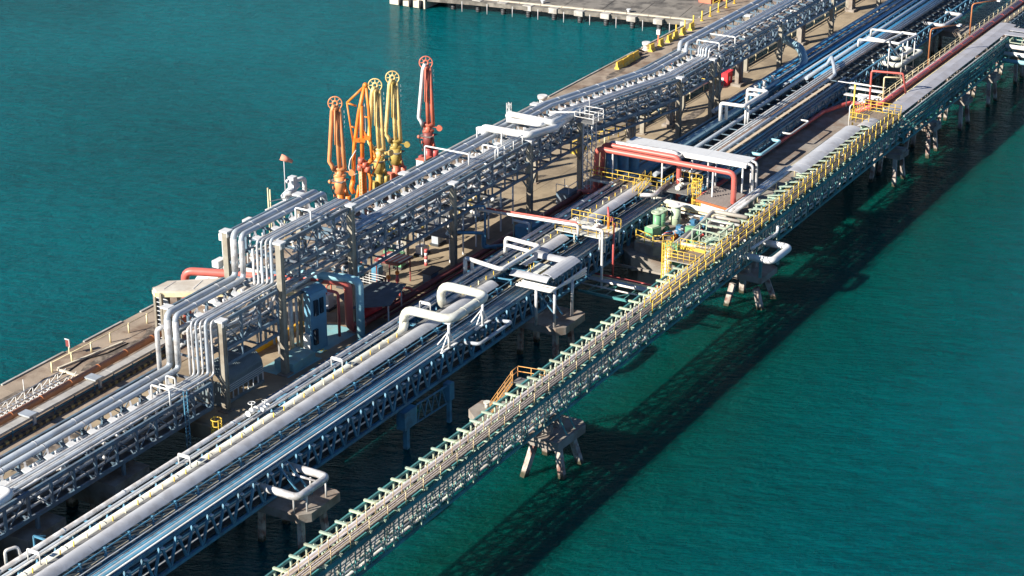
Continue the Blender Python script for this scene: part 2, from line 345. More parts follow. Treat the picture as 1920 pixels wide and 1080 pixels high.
# piles -----------------------------------------------------------------------------------
def ring_pile(x, y, top, r):
    t = Thing('round_pile', 'dark ribbed round pile under a pale block along the far pier edge', 'pile', (x, y, 0), 'round piles along the edge of the far pier')
    t.part('shaft', MB().tube([(x, y, -1.5), (x, y, top)], r, 12), DARK)
    for k in range(3): t.part('ring', MB().torus((x, y, 0.3 + k * 0.42), (0, 0, 1), r, 0.07, 12, 5), RUBB)
    t.part('head_block', MB().box(x - 0.75, x + 0.5, y - 0.85, y + 0.85, top, top + 0.9), mat('pale_block', (0.46, 0.44, 0.40), 0.8, var=0.15, dirt=(0.2, 0.17, 0.14), damt=0.6))
for i in range(10):
    y = 138.6 + 4.83 * i; ring_pile(298.3 - (y - 143.4) * 0.137, y, 1.25, 0.42)
t = Thing('berthing_dolphin', 'pale concrete block with three black fenders at the end of the far pier', 'dolphin', (293, 189, 0))
t.part('block', MB().box(290.3, 298, 186.4, 194.0, -0.5, 2.3), KERBW)
for k in range(3): t.part('fender', MB().tube([(290.1, 187.2 + k * 2.2, 0.1), (290.1, 187.2 + k * 2.2, 1.5)], 0.34, 10), RUBB)
for k in range(9):
    y = 141.0 + 4.83 * k; single('mooring_pole', MB().tube([(297.0 - (y - 143.4) * 0.137, y, -0.5), (297.0 - (y - 143.4) * 0.137, y, 1.9)], 0.06, 5), LBOX, 'thin pale pole hanging between the round piles of the far pier', 'pole', 'thin poles between the piles of the far pier')
for k, y in enumerate((150, 166, 180)):
    t = Thing('bollard', ('nearest grey bollard on the far pier', 'middle grey bollard on the far pier', 'grey bollard near the dolphin of the far pier')[k], 'bollard', (300, y, 2.1)); t.part('stem', MB().cyl((300.5 - (y - 143) * .137, y, 2.05), 0.25, 0.5, 10), LBOX); t.part('head', MB().cyl((300.5 - (y - 143) * .137, y, 2.5), 0.4, 0.2, 12), LBOX)
# blocks/yellow rail at the root of the far pier
t = Thing('dockside_store', 'rusty red and orange crates at the top edge where far pier meets quay', 'crate', (315, 139, 2.1))
for k, (xx, yy, hh, mm) in enumerate(((312, 140, 1.2, SALM), (315, 138.5, 1.0, ORNP), (318, 140.6, 1.2, SALM), (320.5, 137.4, 1.1, PEACH))):
    t.part('crate', MB().box(xx, xx + 1.9, yy, yy + 2.4, 2.11, 2.1 + hh), mm)

def railing(label, pts, m, h=1.1, sp=2.0, rails=(1.0, 0.5), r=0.045, group=None, name='handrail', pr=None, toe=False):
    t = Thing(name, label, 'railing', pts[0], group)
    P = [Vector(p) for p in pts]
    for i in range(len(P) - 1):
        d = P[i + 1] - P[i]; n = max(1, int(round(d.length / sp)))
        for k in range(n + (i == len(P) - 2)):
            q = P[i] + d * (k / n); t.member('post', q, q + Vector((0, 0, h)), (pr or r) * 2, (pr or r) * 2, m, True)
        for f in rails: t.member('rail', P[i] + Vector((0, 0, h * f)), P[i + 1] + Vector((0, 0, h * f)), r * 1.7, r * 1.7, m, True)
        if toe: t.member('toe_board', P[i] + Vector((0, 0, 0.1)), P[i + 1] + Vector((0, 0, 0.1)), 0.03, 0.16, m)
    return t
def stair(label, p0, p1, wd, m, rm, cat='stairs', group=None, side=(0, 1, 0)):
    t = Thing('stairway', label, cat, p1, group); p0 = Vector(p0); p1 = Vector(p1); d = p1 - p0
    s_ = Vector(side).normalized() * wd / 2; n = max(4, int(abs(d.z) / 0.25))
    for sg in (-1, 1):
        t.member('stringer', p0 + s_ * sg, p1 + s_ * sg, 0.06, 0.14, m)
        for f in (0.55, 1.05): t.member('rail', p0 + s_ * sg + Vector((0, 0, f)), p1 + s_ * sg + Vector((0, 0, f)), 0.06, 0.06, rm, True)
        for k in range(4):
            q = p0 + d * (k / 3) + s_ * sg; t.member('post', q, q + Vector((0, 0, 1.05)), 0.06, 0.06, rm, True)
    for k in range(n):
        q = p0 + d * ((k + 0.5) / n); t.member('tread', q - s_, q + s_, 0.16, 0.03, GGRAT)
    return t

# =================================================================== TRUSS SPANS
def truss_span(name, label, cat, X0, X1, bay, y0, y1, z0, z1, mt, mb_, mx, cw=0.22, pw=0.14, cross=True, topx=None, group=None, near_only=False, xb=True, diag='N'):
    """box truss along X. y0 near face, y1 far face; mt chords, mb_ web, mx cross beams"""
    t = Thing(name, label, cat, (X0, y0, z0), group); n = int(round((X1 - X0) / bay)); bay = (X1 - X0) / n
    for y in (y0, y1):
        for z in (z0, z1): t.member('chord', (X0, y, z), (X1, y, z), cw, cw, mt)
    for i in range(n + 1):
        x = X0 + i * bay
        for y in (y0, y1):
            if diag == 'N': t.member('upright', (x, y, z0), (x, y, z1), pw, pw, mb_)
            if i < n:
                if diag == 'N': t.member('diagonal', (x, y, z1 if i % 2 else z0), (x + bay, y, z0 if i % 2 else z1), pw * 0.8, pw * 0.8, mb_)
                else:
                    t.member('diagonal', (x, y, z1), (x + bay * 0.5, y, z0), pw, pw, mb_)
                    t.member('diagonal', (x + bay * 0.5, y, z0), (x + bay, y, z1), pw, pw, mb_)
        if cross:
            t.member('crossbeam', (x, y0, z0 + 0.002), (x, y1, z0 + 0.002), pw, pw, mx)
            t.member('crossbeam', (x, y0, z1 - 0.3), (x, y1, z1 - 0.3), pw * 0.8, pw, mx)
    return t

# =================================================================== GREEN BRIDGE (near, right)
GB = [(92, 148.6), (148.6, 170.5), (170.5, 196.2), (196.2, 221), (221, 245.6)]
gl = ['pale green truss span at the bottom of the picture, left of the octagonal mooring cap', 'pale green truss span between the mooring cap and the yellow caged ladder', 'green truss span beside the white pipe loop and pump deck', 'green truss span under the densest yellow railings beside the small shed', 'green truss span just before the grey roofed gallery']
for (a, b), l in zip(GB, gl):
    n = int(round((b - a) / 2.2)); bay = (b - a) / n
    t = Thing('bridge_truss', l, 'bridge', (a, 81.5, 5.2), 'spans of the green pipe bridge')
    for y, z in ((81.5, 5.2), (84.9, 5.2)): t.member('chord', (a, y, z), (b, y, z), 0.26, 0.26, TEAL)
    t.member('chord', (a, 81.5, 8.0), (b, 81.5, 8.0), 0.2, 0.42, TEAL)
    t.member('chord', (a, 84.85, 8.2), (b, 84.85, 8.2), 0.16, 0.26, TEAL)
    for i in range(n):
        x = a + (i + 0.5) * bay
        jx = random.uniform(-.06, .06); t.member('crossbeam', (x + jx, 81.3, 8.43), (x + jx * 2, 85.05 + random.uniform(-.08, .06), 8.43), 0.21, 0.18, GREENS if random.random() < .8 else PUMPL)
        t.member('crossbeam', (x, 81.5, 5.38), (x, 84.9, 5.38), 0.12, 0.12, GREENS)
        t.member('upright', (x, 84.85, 5.3), (x, 84.85, 8.3), 0.15, 0.15, GREENS)
        t.member('upright', (x, 81.5, 5.3), (x, 81.5, 7.8), 0.11, 0.11, TEAL)
        for y, mm, dd in ((84.85, GREENS, 0.12), (81.5, TEAL, 0.07)):
            t.member('diagonal', (x, y, 5.3), (x + bay * 0.5, y, 8.0), dd, dd, mm)
            t.member('diagonal', (x + bay * 0.5, y, 8.0), (x + bay, y, 5.3), dd, dd, mm) if i < n - 1 else None
        if i % 2: t.member('brace', (x, 84.8, 8.3), (x + bay, 81.6, 8.3), 0.1, 0.08, GREENS)
    # small stubs that hang the lower pipes
    for i in range(n // 2): t.member('hanger', (a + (i * 2 + 1) * bay, 81.3, 5.4), (a + (i * 2 + 1) * bay, 81.3, 7.7), 0.08, 0.16, GREENS)
# walkway and pipes on top of the green bridge
DULY = mat('dull_yellow_paint', (0.62, 0.50, 0.28), 0.55, var=0.2, dirt=(0.42, 0.25, 0.12), damt=0.6, dscale=1.5)
LILAC = mat('lilac_grey_pipe', (0.42, 0.39, 0.41), 0.45, 0.1, var=0.15, dirt=(0.28, 0.2, 0.15), damt=0.5)
gw = Thing('bridge_walkway', 'long brown grating walkway on the near side of the green truss bridge', 'walkway', (92, 82.2, 8.6))
me = MB().box(0.01, 2.98, 0, 0.92, 0, 0.05).mesh('grating_panel', GRAT)
for i in range(51): gw.put('grating_panel', me, (92 + i * 3, 81.62, 8.6))
for k, yy in enumerate((81.75, 82.0, 82.25)):
    gw.part('cable_run', MB().tube([(92, yy, 8.74), (245.5, yy, 8.74)], 0.05, 5), mat('lilac_grey_cable', (0.40, 0.36, 0.35), 0.6))
for k, (yy, rr, mm, lb) in enumerate(((82.98, 0.13, LILAC, 'silver pipe along the inner side of the green bridge walkway'), (82.72, 0.10, LILAC, 'thin blue grey pipe in the middle of the green bridge top'), (83.2, 0.06, SILV, 'thinnest silver line nearest the open beams of the green bridge'))):
    pipe(lb, [(92, yy, 8.72 + rr), (200 if k != 2 else 246, yy, 8.72 + rr), (246, yy, 8.72 + rr)], rr, mm, cat='pipe')
railing('outer yellow handrail above the teal chord of the green bridge, left half', [(92, 81.55, 8.1), (170, 81.55, 8.1)], DULY, 1.5, 2.75, (1.0, 0.62), 0.038, pr=0.05)
railing('inner pale yellow handrail of the green bridge walkway, left half', [(92, 82.5, 8.65), (170, 82.5, 8.65)], DULY, 1.1, 1.38, (1.0, 0.5), 0.034, pr=0.042)
railing('outer bright yellow handrail of the green bridge walkway beside the pump deck', [(170, 81.55, 8.1), (245, 81.55, 8.1)], YEL, 1.6, 2.2, (1.0, 0.62), 0.042, pr=0.06)
railing('inner bright yellow handrail of the green bridge walkway beside the pump deck', [(170, 82.5, 8.65), (245, 82.5, 8.65)], YEL, 1.15, 1.5, (1.0, 0.5), 0.04, pr=0.055)
# small fittings on the inner posts
fit = MB().sphere((0, 0, 0), 0.11).box(-0.2, 0.2, -0.07, 0.07, -0.05, 0.05).mesh('pipe_clamp', PYEL)
t = Thing('pipe_clamp_row', 'row of small pale clamps beside the green bridge walkway', 'clamp', (92, 82.8, 8.7))
for i in range(55): t.put('pipe_clamp', fit, (92.6 + i * 2.75, 82.78, 8.78))
# service lines inside the lower half of the green bridge
CGRY = mat('pale_grey_line', (0.58, 0.56, 0.52), 0.45, var=0.1, dirt=(0.3, 0.24, 0.2), damt=0.4)
low = [(81.75, 5.7, 0.14, CGRY), (82.15, 5.72, 0.11, SILV), (82.6, 5.75, 0.14, CGRY), (83.8, 5.72, 0.12, WHITE), (81.7, 6.25, 0.1, SILV), (82.0, 6.65, 0.15, CGRY), (82.7, 6.6, 0.12, SILV), (81.75, 7.2, 0.10, CGRY), (82.3, 7.25, 0.12, SILV)]
ll = ['lowest pale pipe at the near side inside the green bridge', 'thin silver line low inside the green bridge', 'pale pipe low on the middle of the green bridge', 'white line low at the far side inside the green bridge', 'thin silver line second from the bottom on the near side of the green bridge', 'pale pipe halfway up inside the green bridge', 'silver line halfway up at the far side of the green bridge', 'pale line just below the teal chord of the green bridge', 'silver line just below the walkway of the green bridge']
for (yy, zz, rr, mm), l in zip(low, ll): pipe(l, [(92, yy, zz), (246 if yy < 82.5 else 300, yy, zz)], rr, mm)
# pipe supports sit proud of the near face and catch the light
t = Thing('pipe_saddle_row', 'pale saddles carrying the lower pipes on the near side of the green bridge', 'saddle', (92, 81.8, 5.5))
sdl = MB().beam((0, -0.35, 0), (0, 0.9, 0), 0.3, 0.1).box(-0.06, 0.06, -0.3, -0.18, 0, 1.3).mesh('saddle', GREENS)
for i in range(64): t.put('saddle', sdl, (93.4 + i * 2.4, 81.9, 5.45 + (i % 3) * 0.3))
for i in range(70):
    t.put('hook', MB().beam((0, 0, 0), (0.25, -0.05, 0.34), 0.08, 0.06).mesh('hook', WHITE) if i == 0 else bpy.data.meshes['hook'], (93 + i * 2.2, 81.3, 5.9 + random.uniform(0, 1.0)), (random.uniform(-.3, .3), 0, random.uniform(-.5, .5)))

# roofed gallery on the right
for i, (a, b) in enumerate(((246.5, 272.3), (272.3, 299.0))):
    t = truss_span('bridge_truss', ['teal truss span under the near half of the grey roofed gallery', 'teal truss span under the far half of the grey roofed gallery'][i], 'bridge', a, b, 2.15, 81.2, 84.2, 5.0, 8.3, TEAL, TEAL, TEAL, 0.26, 0.1)
    for k_ in range(3): pipe(('upper', 'middle', 'lower')[k_] + (' teal line inside the near half of the roofed gallery', ' teal line inside the far half of the roofed gallery')[i], [(a, 81.5, 7.4 - 0.75 * k_), (b, 81.5, 7.4 - 0.75 * k_)], 0.14 + 0.04 * k_, TEAL)
ga = Thing('gallery_roof', 'long light grey ridged roof running to the corner at the upper right', 'roof', (246.5, 82, 8.9))
n = 18
me = MB().add([(0, -1.25, 0), (2.95, -1.25, 0), (2.95, 0.1, 0.16), (0, 0.1, 0.16), (2.95, 1.3, 0.02), (0, 1.3, 0.02), (0, -1.25, -0.08), (2.95, -1.25, -0.08), (0, 1.3, -0.06), (2.95, 1.3, -0.06)], [(0, 1, 2, 3), (3, 2, 4, 5), (0, 6, 7, 1), (5, 4, 9, 8), (6, 8, 9, 7)]).mesh('roof_sheet', ROOFG)
for i in range(n): ga.put('roof_sheet', me, (246.5 + i * 2.97, 83.15, 8.95))
ga.part('gutter', MB().beam((246.5, 81.35, 8.75), (299.8, 81.35, 8.75), 0.16, 0.2), TRAYM)
for i in range(25): ga.member('upright', (247 + i * 2.15, 81.45, 8.3), (247 + i * 2.15, 81.45, 8.85), 0.08, 0.08, TEAL)
t = truss_span('bridge_truss', 'pale truss leaving the frame to the right from the roofed corner', 'bridge', 292.5, 298.5, 2.0, 60, 80.6, 6.0, 8.4, GREENS, GREENS, GREENS, 0.24, 0.13)
for k, (xx, l) in enumerate(((293.2, 'nearest grey roof strip turning right at the corner'), (296.0, 'middle grey roof strip turning right at the corner'))):
    single('roof_strip', MB().box(xx, xx + 1.9, 58, 81.8, 8.95, 9.05), ROOFG, l, 'roof')
for k, (xx, zz, mm, l) in enumerate(((291.9, 7.6, WHITE, 'white pipe turning right under the roof corner'), (291.4, 6.6, WHITE, 'lower white pipe turning right under the roof corner'), (290.9, 5.6, SKYB, 'pale blue pipe turning right under the roof corner'))):
    pipe(l, [(xx, 58, zz), (xx, 81.0, zz)], 0.33, mm)

# red line with walkways beside the roof
for a, b in ((252, 276), (276, 300), (300, 324)):
    truss_span('bridge_truss', {252: 'narrow truss under the red pipe walkway, section nearest the yellow landing', 276: 'narrow truss under the red pipe walkway, middle section', 300: 'narrow truss under the red pipe walkway, farthest section'}[a], 'bridge', a, b, 2.4, 84.5, 87.9, 5.4, 7.5, FRAME, FRAME, FRAME, 0.2, 0.1)
w_ = Thing('side_walkway', 'brown grating walkway that carries the red pipe beside the grey roof', 'walkway', (252, 86, 7.7))
me = MB().box(0.02, 2.98, 0, 3.1, 0, 0.05).mesh('grating_panel', GRAT)
for i in range(24): w_.put('grating_panel', me, (252 + i * 3, 84.7, 7.72))
pipe('thick dark red pipe running along the walkway beside the grey roof', [(250, 89.5, 7.2), (252.5, 86.6, 8.1), (326, 86.3, 8.1)], 0.36, REDP, bands=5.5, band_m=SALP)
railing('cream handrail on the far side of the red pipe', [(254, 87.8, 7.75), (326, 87.6, 7.75)], PYEL, 0.9, 2.4, (1.0, 0.55), 0.04)
railing('cream handrail between the red pipe and the grey roof', [(254, 85.1, 7.75), (326, 84.9, 7.75)], PYEL, 0.7, 2.4, (1.0, 0.3), 0.06)
pipe('thin cream line beside the red pipe', [(254, 87.3, 7.95), (326, 87.1, 7.95)], 0.08, WHITE)
t = Thing('pipe_support_arch', 'salmon pink pipe arch standing beside the red pipe', 'pipe', (253.1, 86.6, 7.7))
t.part('arch', MB().tube([(254.6, 89.2, 5.2), (254.6, 89.2, 11.9), (255.5, 84.9, 11.9), (257.0, 84.7, 8.2)], 0.15, 8, 0.3), SALP)
t.part('cream_arch', MB().tube([(255.2, 87.5, 6.0), (255.2, 87.5, 11.1), (256.2, 85.2, 11.1)], 0.1, 7, 0.2), PYEL)
t.part('valve_stem', MB().tube([(255.3, 86.9, 7.0), (255.3, 86.9, 8.3)], 0.2, 8), YEL)

# yellow landing where walkway meets roof
t = Thing('access_landing', 'yellow railed landing in front of the grey gallery roof', 'platform', (243, 84, 8.7))
t.part('deck', MB().box(240.6, 246.2, 81.7, 86.8, 8.7, 8.78), GRAT)
railing('tall yellow guard rail round the landing in front of the gallery roof', [(240.6, 86.9, 8.78), (246.2, 86.9, 8.78), (246.2, 81.7, 8.78)], YEL, 1.5, 0.9, (1.0, 0.7, 0.4, 0.1), 0.045)
railing('yellow guard rail on the open side of the landing, beside the short cover', [(240.6, 86.9, 8.78), (240.6, 84.2, 8.78)], YEL, 1.3, 0.9, (1.0, 0.5), 0.045)

# grey covers on the green bridge by the pump deck
def arch_cover(name, label, X0, X1, y0, y1, z, rise, m, segs=6, joint=3.0, along='x'):
    t = Thing(name, label, 'cover', (X0, y0, z)); n = max(1, int(round((X1 - X0) / joint))); L = (X1 - X0) / n
    b = MB(); vs = []; 
    for xx in (0.0, L - 0.03):
        for k in range(segs + 1):
            f = k / segs; vs.append((xx, (y1 - y0) * f, rise * math.sin(math.pi * f)))
        for k in range(segs + 1):
            f = k / segs; vs.append((xx, (y1 - y0) * f, rise * math.sin(math.pi * f) - 0.05))
    m_ = segs + 1
    fs = [(k, k + 1, 2 * m_ + k + 1, 2 * m_ + k) for k in range(segs)] + [(m_ + k, 3 * m_ + k, 3 * m_ + k + 1, m_ + k + 1) for k in range(segs)]
    fs += [(0, m_, 3 * m_, 2 * m_)[::-1], (segs, m_ + segs, 3 * m_ + segs, 2 * m_ + segs)]
    fs += [(k, k + 1, m_ + k + 1, m_ + k)[::-1] for k in range(segs)] + [(2 * m_ + k, 2 * m_ + k + 1, 3 * m_ + k + 1, 3 * m_ + k) for k in range(segs)]
    b.add(vs, fs, False); me = b.mesh('cover_sheet', m)
    for i in range(n): t.put('cover_sheet', me, (X0 + i * L, y0, z + (i % 2) * 0.004))
    return t
arch_cover('pipe_cover', 'grey arched cover strip on the green bridge beside the pump deck', 217.5, 238.5, 84.3, 86.6, 8.75, 0.28, COVER, segs=12)
arch_cover('pipe_cover', 'short grey cover just in front of the yellow landing', 239.0, 242.5, 83.2, 85.2, 8.9, 0.25, COVER)
for k, (yy, rr, mm, l) in enumerate(((86.6, 0.22, SILV, 'outer of two silver pipes running up to the grey cover by the pump deck'), (86.05, 0.22, SILV, 'inner of two silver pipes running up to the grey cover by the pump deck'), (87.1, 0.13, BGRY, 'thin grey pipe beside the two silver pipes at the pump deck'))):
    pipe(l, [(200.8, yy, 8.7), (219, yy, 8.7)], rr, mm)

# green bridge piers ------------------------------------------------------------------------
def sq_pile(t, top, bot, wd, m=PILE):
    d = Vector(bot) - Vector(top); bot2 = Vector(bot) + d * (1.5 / abs(d.z))
    t.member('pile', top, bot2, wd, wd, m)
piers = [(148.6, 'octagonal concrete mooring cap on splayed piles at the lower middle of the green bridge', True),
         (196.0, 'concrete pile cap under the white pipe loop of the green bridge', False)]
for X, l, octo in piers:
    t = Thing('pier', l, 'pier', (X, 82, 0))
    if octo:
        t.part('cap', MB().prism([(146.3, 79.7), (151.3, 79.4), (152, 80.2), (152, 88.2), (150.8, 90.9), (148.4, 91), (146.3, 88.6)], 3.1, 4.0), CAPC)
        t.part('bollard', MB().cyl((149.6, 89.6, 4.0), 0.22, 0.5, 10).cyl((149.6, 89.6, 4.5), 0.36, 0.16, 10), CREAM)
        for (tp, bt) in (((146.9, 82.6, 3.2), (145.5, 83.0, 0)), ((147.5, 80.3, 2.7), (147.0, 79.6, 0)), ((150.4, 80.4, 2.7), (150.6, 79.6, 0)), ((150.0, 83.2, 2.7), (150.6, 83.4, 0)), ((147.5, 88, 2.7), (146.8, 88.6, 0)), ((151, 88, 2.7), (151.7, 88.6, 0))): sq_pile(t, tp, bt, 0.58)
        for s_ in (-1, 1): t.member('prop', (148.2 + s_ * 0.8, 81.3, 8.0), (149.2 + s_ * 0.8, 79.9, 4.0), 0.14, 0.14, TEAL)
    else:
        t.part('cap', MB().prism([(194.0, 79.3), (198.1, 79.1), (198.6, 79.8), (198.6, 85.4), (194.0, 85.4)], 3.4, 4.1), CAPC)
        for (tp, bt) in (((194.4, 83, 2.6), (193.8, 83.4, 0)), ((194.6, 80.2, 2.6), (194.6, 79.5, 0)), ((198, 80.4, 2.6), (198.4, 79.5, 0)), ((197.8, 83.2, 2.6), (198.2, 83.4, 0))): sq_pile(t, tp, bt, 0.62)
    for k in range(2): t.part('bearing', MB().box(X - 1.2 + k * 1.8, X - 0.6 + k * 1.8, 81.2, 84.9, 4.0, 5.07), CAPC)
for X in (244.5, 258.2, 272.6, 286.0, 300.0, 314.0):
    t = Thing('pier', {244.5: 'pile group below the yellow landing', 258.2: 'second pile group under the roofed gallery', 272.6: 'third pile group under the roofed gallery', 286.0: 'fourth pile group under the roofed gallery', 300.0: 'pile group under the roof corner', 314.0: 'farthest pile group at the right edge'}[X], 'pier', (X, 82, 0))
    t.part('cap', MB().prism([(X - 1.6, 80.2), (X + 1.2, 80.0), (X + 1.6, 80.6), (X + 1.6, 87.6), (X - 1.6, 87.6)], 3.7, 4.4), CAPC)
    for (dx, yy, ex, ey) in ((-1.3, 80.6, -0.5, -0.3), (1.2, 80.6, 0.5, -0.3), (-1.3, 83.4, -0.4, 0.2), (1.3, 83.4, 0.4, 0.3), (-1.2, 87, 0, 0.4), (1.2, 87, 0, 0.4)):
        t.member('pile', (X + dx, yy + 0.4, 3.8), (X + dx + ex * 1.6, yy + 0.4 + ey * 1.6, -1.5), 0.5, 0.5, PILE)
    t.part('bearing', MB().box(X - 0.8, X + 0.6, 80.2, 84.6, 4.4, 4.9), CAPC)

# mooring-cap stairs: orange handrails
t = stair('orange railed stair dropping from the green bridge to the mooring cap', (148.7, 88.7, 4.0), (150.2, 87.0, 7.2), 0.7, MUTO, MUTO, side=(1, 0.6, 0))
railing('orange and yellow handrail of the small platform above the mooring cap', [(149.9, 87.0, 7.3), (151.4, 87.1, 7.3), (151.3, 84.0, 7.6)], MUTO, 1.1, 1.3, (1.0, 0.5), 0.045)
single('landing_plate', MB().box(150.0, 151.3, 85.1, 86.9, 7.24, 7.3), GGRAT, 'grey landing plate at the head of the orange railed stair', 'platform')

# caged yellow ladder tower + platform on the green bridge
t = Thing('ladder_cage', 'tall yellow caged ladder hanging beside the green bridge over the dark gap', 'ladder', (183, 87, 4))
for k in range(7):
    an = math.pi * (k / 6) + math.pi / 2; dx, dy = math.cos(an) * 0.55, -math.sin(an) * 0.55
    t.member('cage_bar', (184.2 + dy, 86.8 - dx, 5.5), (184.2 + dy, 86.8 - dx, 10.4), 0.05, 0.05, YEL)
for k in range(7): t.part('cage_hoop', MB().torus((184.2, 86.8, 5.6 + k * 0.8), (0, 0, 1), 0.56, 0.04, 14, 4), YEL)
for s_ in (-1, 1): t.member('stile', (184.7, 86.8 + s_ * 0.22, 3.5), (184.7, 86.8 + s_ * 0.22, 10.4), 0.07, 0.07, YEL)
for k in range(20): t.member('rung', (184.7, 86.58, 3.8 + k * 0.33), (184.7, 87.02, 3.8 + k * 0.33), 0.04, 0.04, YEL)
t = Thing('step_platform', 'brown stepped platform inside yellow rails next to the caged ladder', 'platform', (185, 84.5, 8.6))
t.part('deck', MB().box(183.4, 187.0, 83.4, 86.4, 8.7, 8.78), GRAT)
for k in range(5): t.member('deck_beam', (183.6 + k * 0.8, 86.5, 8.62), (183.6 + k * 0.8, 83.3, 8.62), 0.1, 0.12, CREAM)
t.part('kick_board', MB().box(187.0, 187.08, 83.4, 86.4, 8.78, 9.1), YEL)
railing('close set yellow railing around the stepped platform by the caged ladder', [(183.4, 86.5, 8.78), (187.1, 86.5, 8.78), (187.1, 83.4, 8.78)], YEL, 1.2, 0.7, (1.0, 0.66, 0.33), 0.04)
railing('yellow railing across the near end of the stepped platform', [(183.4, 86.5, 8.78), (183.4, 82.9, 8.78)], YEL, 1.2, 0.7, (1.0, 0.66, 0.33), 0.04)

# white pipe loop outboard of the green bridge
pipe('white expansion loop jutting out over the water beside the green bridge', [(194.4, 85.5, 6.3), (194.4, 78.3, 6.3), (199.4, 78.2, 6.3), (199.4, 85.5, 6.3)], 0.42, WHITE, bend=0.75)
pipe('slim white pipe lying across the white expansion loop', [(194.8, 81.1, 7.2), (200.5, 80.3, 7.4), (200.6, 80.3, 8.2)], 0.17, WHITE)
single('loop_cradle', MB().beam((194.2, 79.6, 4.1), (194.2, 79.6, 6.0), 0.3, 0.3).beam((198.9, 79.4, 4.1), (198.9, 79.4, 6.0), 0.3, 0.3).beam((193.9, 79.6, 5.85), (199.3, 79.4, 5.85), 0.2, 0.15), TEAL, 'teal cradle under the white expansion loop', 'pipe support')

# =================================================================== BLUE BRIDGE (middle)
BB = [(84, 125), (125, 148), (148, 171.5), (171.5, 205)]
bl = ['blue truss span at the bottom left corner, up to the first pile cap', 'blue truss span between the first pile cap and the small lattice pier', 'blue truss span below the big cream pipe loop', 'blue truss span from the second pile cap to the pump deck']
for (a, b), l in zip(BB, bl):
    truss_span('bridge_truss', l, 'bridge', a, b, 2.15, 96.2, 103.6, 4.7, 7.7, BLUES, BLUES, BLUES, 0.3, 0.2, cross=True, group='spans of the blue pipe bridge', diag='V')
t = Thing('added_dark_floor', 'dark plates added low inside the blue truss bridge to shade the water', 'floor', (84, 100, 5.0))  # plates added under the bridge pipes to block sun from the water
fpn = MB().box(0.02, 4.98, 96.4 - 100, 103.85 - 100, 0, 0.05).mesh('added_dark_plate', DARK)
for i in range(24): t.put('added_dark_plate', fpn, (84 + i * 5, 100, 4.95))
struct('hidden_shade_ledge', MB().box(84, 131, 103.9, 106.9, 4.0, 4.9), DARK)  # unseen slab added to keep sunlight off the water below
struct('pipe_ledge', MB().box(131, 262, 103.9, 107.5, 3.5, 4.6), CAPC)  # slab added beneath the low pipes so no sun leaks to the water
t = Thing('node_bracket_row', 'row of small pale brackets along the top chord of the blue truss', 'bracket', (84, 96, 7.5))
nb = MB().box(-0.16, 0.16, -0.28, 0, -0.05, 0.05).mesh('bracket', WHITE)
for i in range(57): t.put('bracket', nb, (84 + 2.15 * i, 96.02, 7.35))
pipe('thin white strip for the sunlit top of the near blue truss chord', [(84, 96.25, 7.95), (204.5, 96.25, 7.95)], 0.085, WHITE)  # white strip stands in for the sunlit top of the chord
for k, (yy, zz, rr, mm, l) in enumerate(((96.9, 7.6, 0.16, BLUEP, 'blue pipe just behind the near chord of the blue truss'), (97.4, 7.65, 0.2, BLUES, 'dull blue pipe in the trough beside the blue truss chord'), (97.9, 7.7, 0.12, BLUEP, 'thin blue pipe in the trough under the grey cover edge'), (97.0, 6.2, 0.2, BLUEP, 'blue pipe halfway up inside the blue truss'), (97.7, 5.4, 0.22, BGRY, 'lowest blue grey pipe near the open side of the blue truss'), (98.6, 5.5, 0.25, BLUES, 'lower blue pipe in the middle of the blue truss'), (96.8, 5.3, 0.1, WHITE, 'thin pale line low on the near side inside the blue truss'), (98.0, 8.1, 0.07, WHITE, 'thin pale line just outside the posts of the long grey cover'), (96.6, 7.2, 0.12, BGRY, 'blue grey line tucked under the near chord of the blue truss'), (97.3, 6.8, 0.14, BLUEP, 'upper blue pipe seen through the blue truss web'), (97.15, 7.66, 0.1, BGRY, 'slim grey line between two blue ones in the trough of the blue bridge'), (97.65, 7.72, 0.09, SILV, 'slim silver line in the trough of the blue bridge'), (98.12, 7.62, 0.14, BLUEP, 'blue pipe at the foot of the posts under the long grey cover'))):
    pipe(l, [(84, yy, zz), (204, yy, zz)], rr, mm)
# cover, its posts, walkway, cream and silver pipes
for k, (a, b) in enumerate(((84, 167.3), (176.4, 183.2), (187.3, 204.5))):
    arch_cover('pipe_cover', ('longest grey cover along the blue bridge, from bottom left to the ring of covers', 'short grey cover along the blue bridge behind the ring of covers', 'grey cover along the blue bridge up to the yellow crosswalk')[k], a, b, 98.6, 100.25, 8.9, 0.38, COVER, segs=12, joint=9.0)
t = Thing('cover_trestle', 'line of blue posts and rails under the near edge of the long grey cover', 'support frame', (84, 98.0, 7.7))
for i in range(40):
    x = 85.5 + i * 3.0; t.member('post', (x, 98.35, 7.4), (x, 98.35, 8.85), 0.16, 0.16, BLUES); t.member('crossbeam', (x, 98.35, 8.75), (x, 103.4, 8.45), 0.14, 0.14, BLUES)
for z in (8.2, 8.75): t.member('rail', (84, 98.3, z), (204, 98.3, z), 0.07, 0.1, BLUES)
lt = MB().box(-1.0, 1.0, -0.12, 0.12, -0.02, 0.02).mesh('strap', mat('tan_strap', (0.55, 0.47, 0.33), 0.7, var=0.3))
for i in range(38): t.put('strap', lt, (87 + i * 3.0, 98.15, 8.3), (0, 0, random.uniform(-.02, .02)))
wk = Thing('bridge_walkway', 'narrow grey walkway with yellow posts between the cream pipe and the long grey cover', 'walkway', (84, 100.5, 8.8))
me = MB().box(0.01, 2.98, 0, 0.36, 0, 0.05).mesh('grating_panel', GGRAT)
for i in range(40): wk.put('grating_panel', me, (84 + i * 3, 100.24, 8.9))
py_ = MB().box(-0.04, 0.04, -0.04, 0.04, 0, 0.45).mesh('post', YEL)
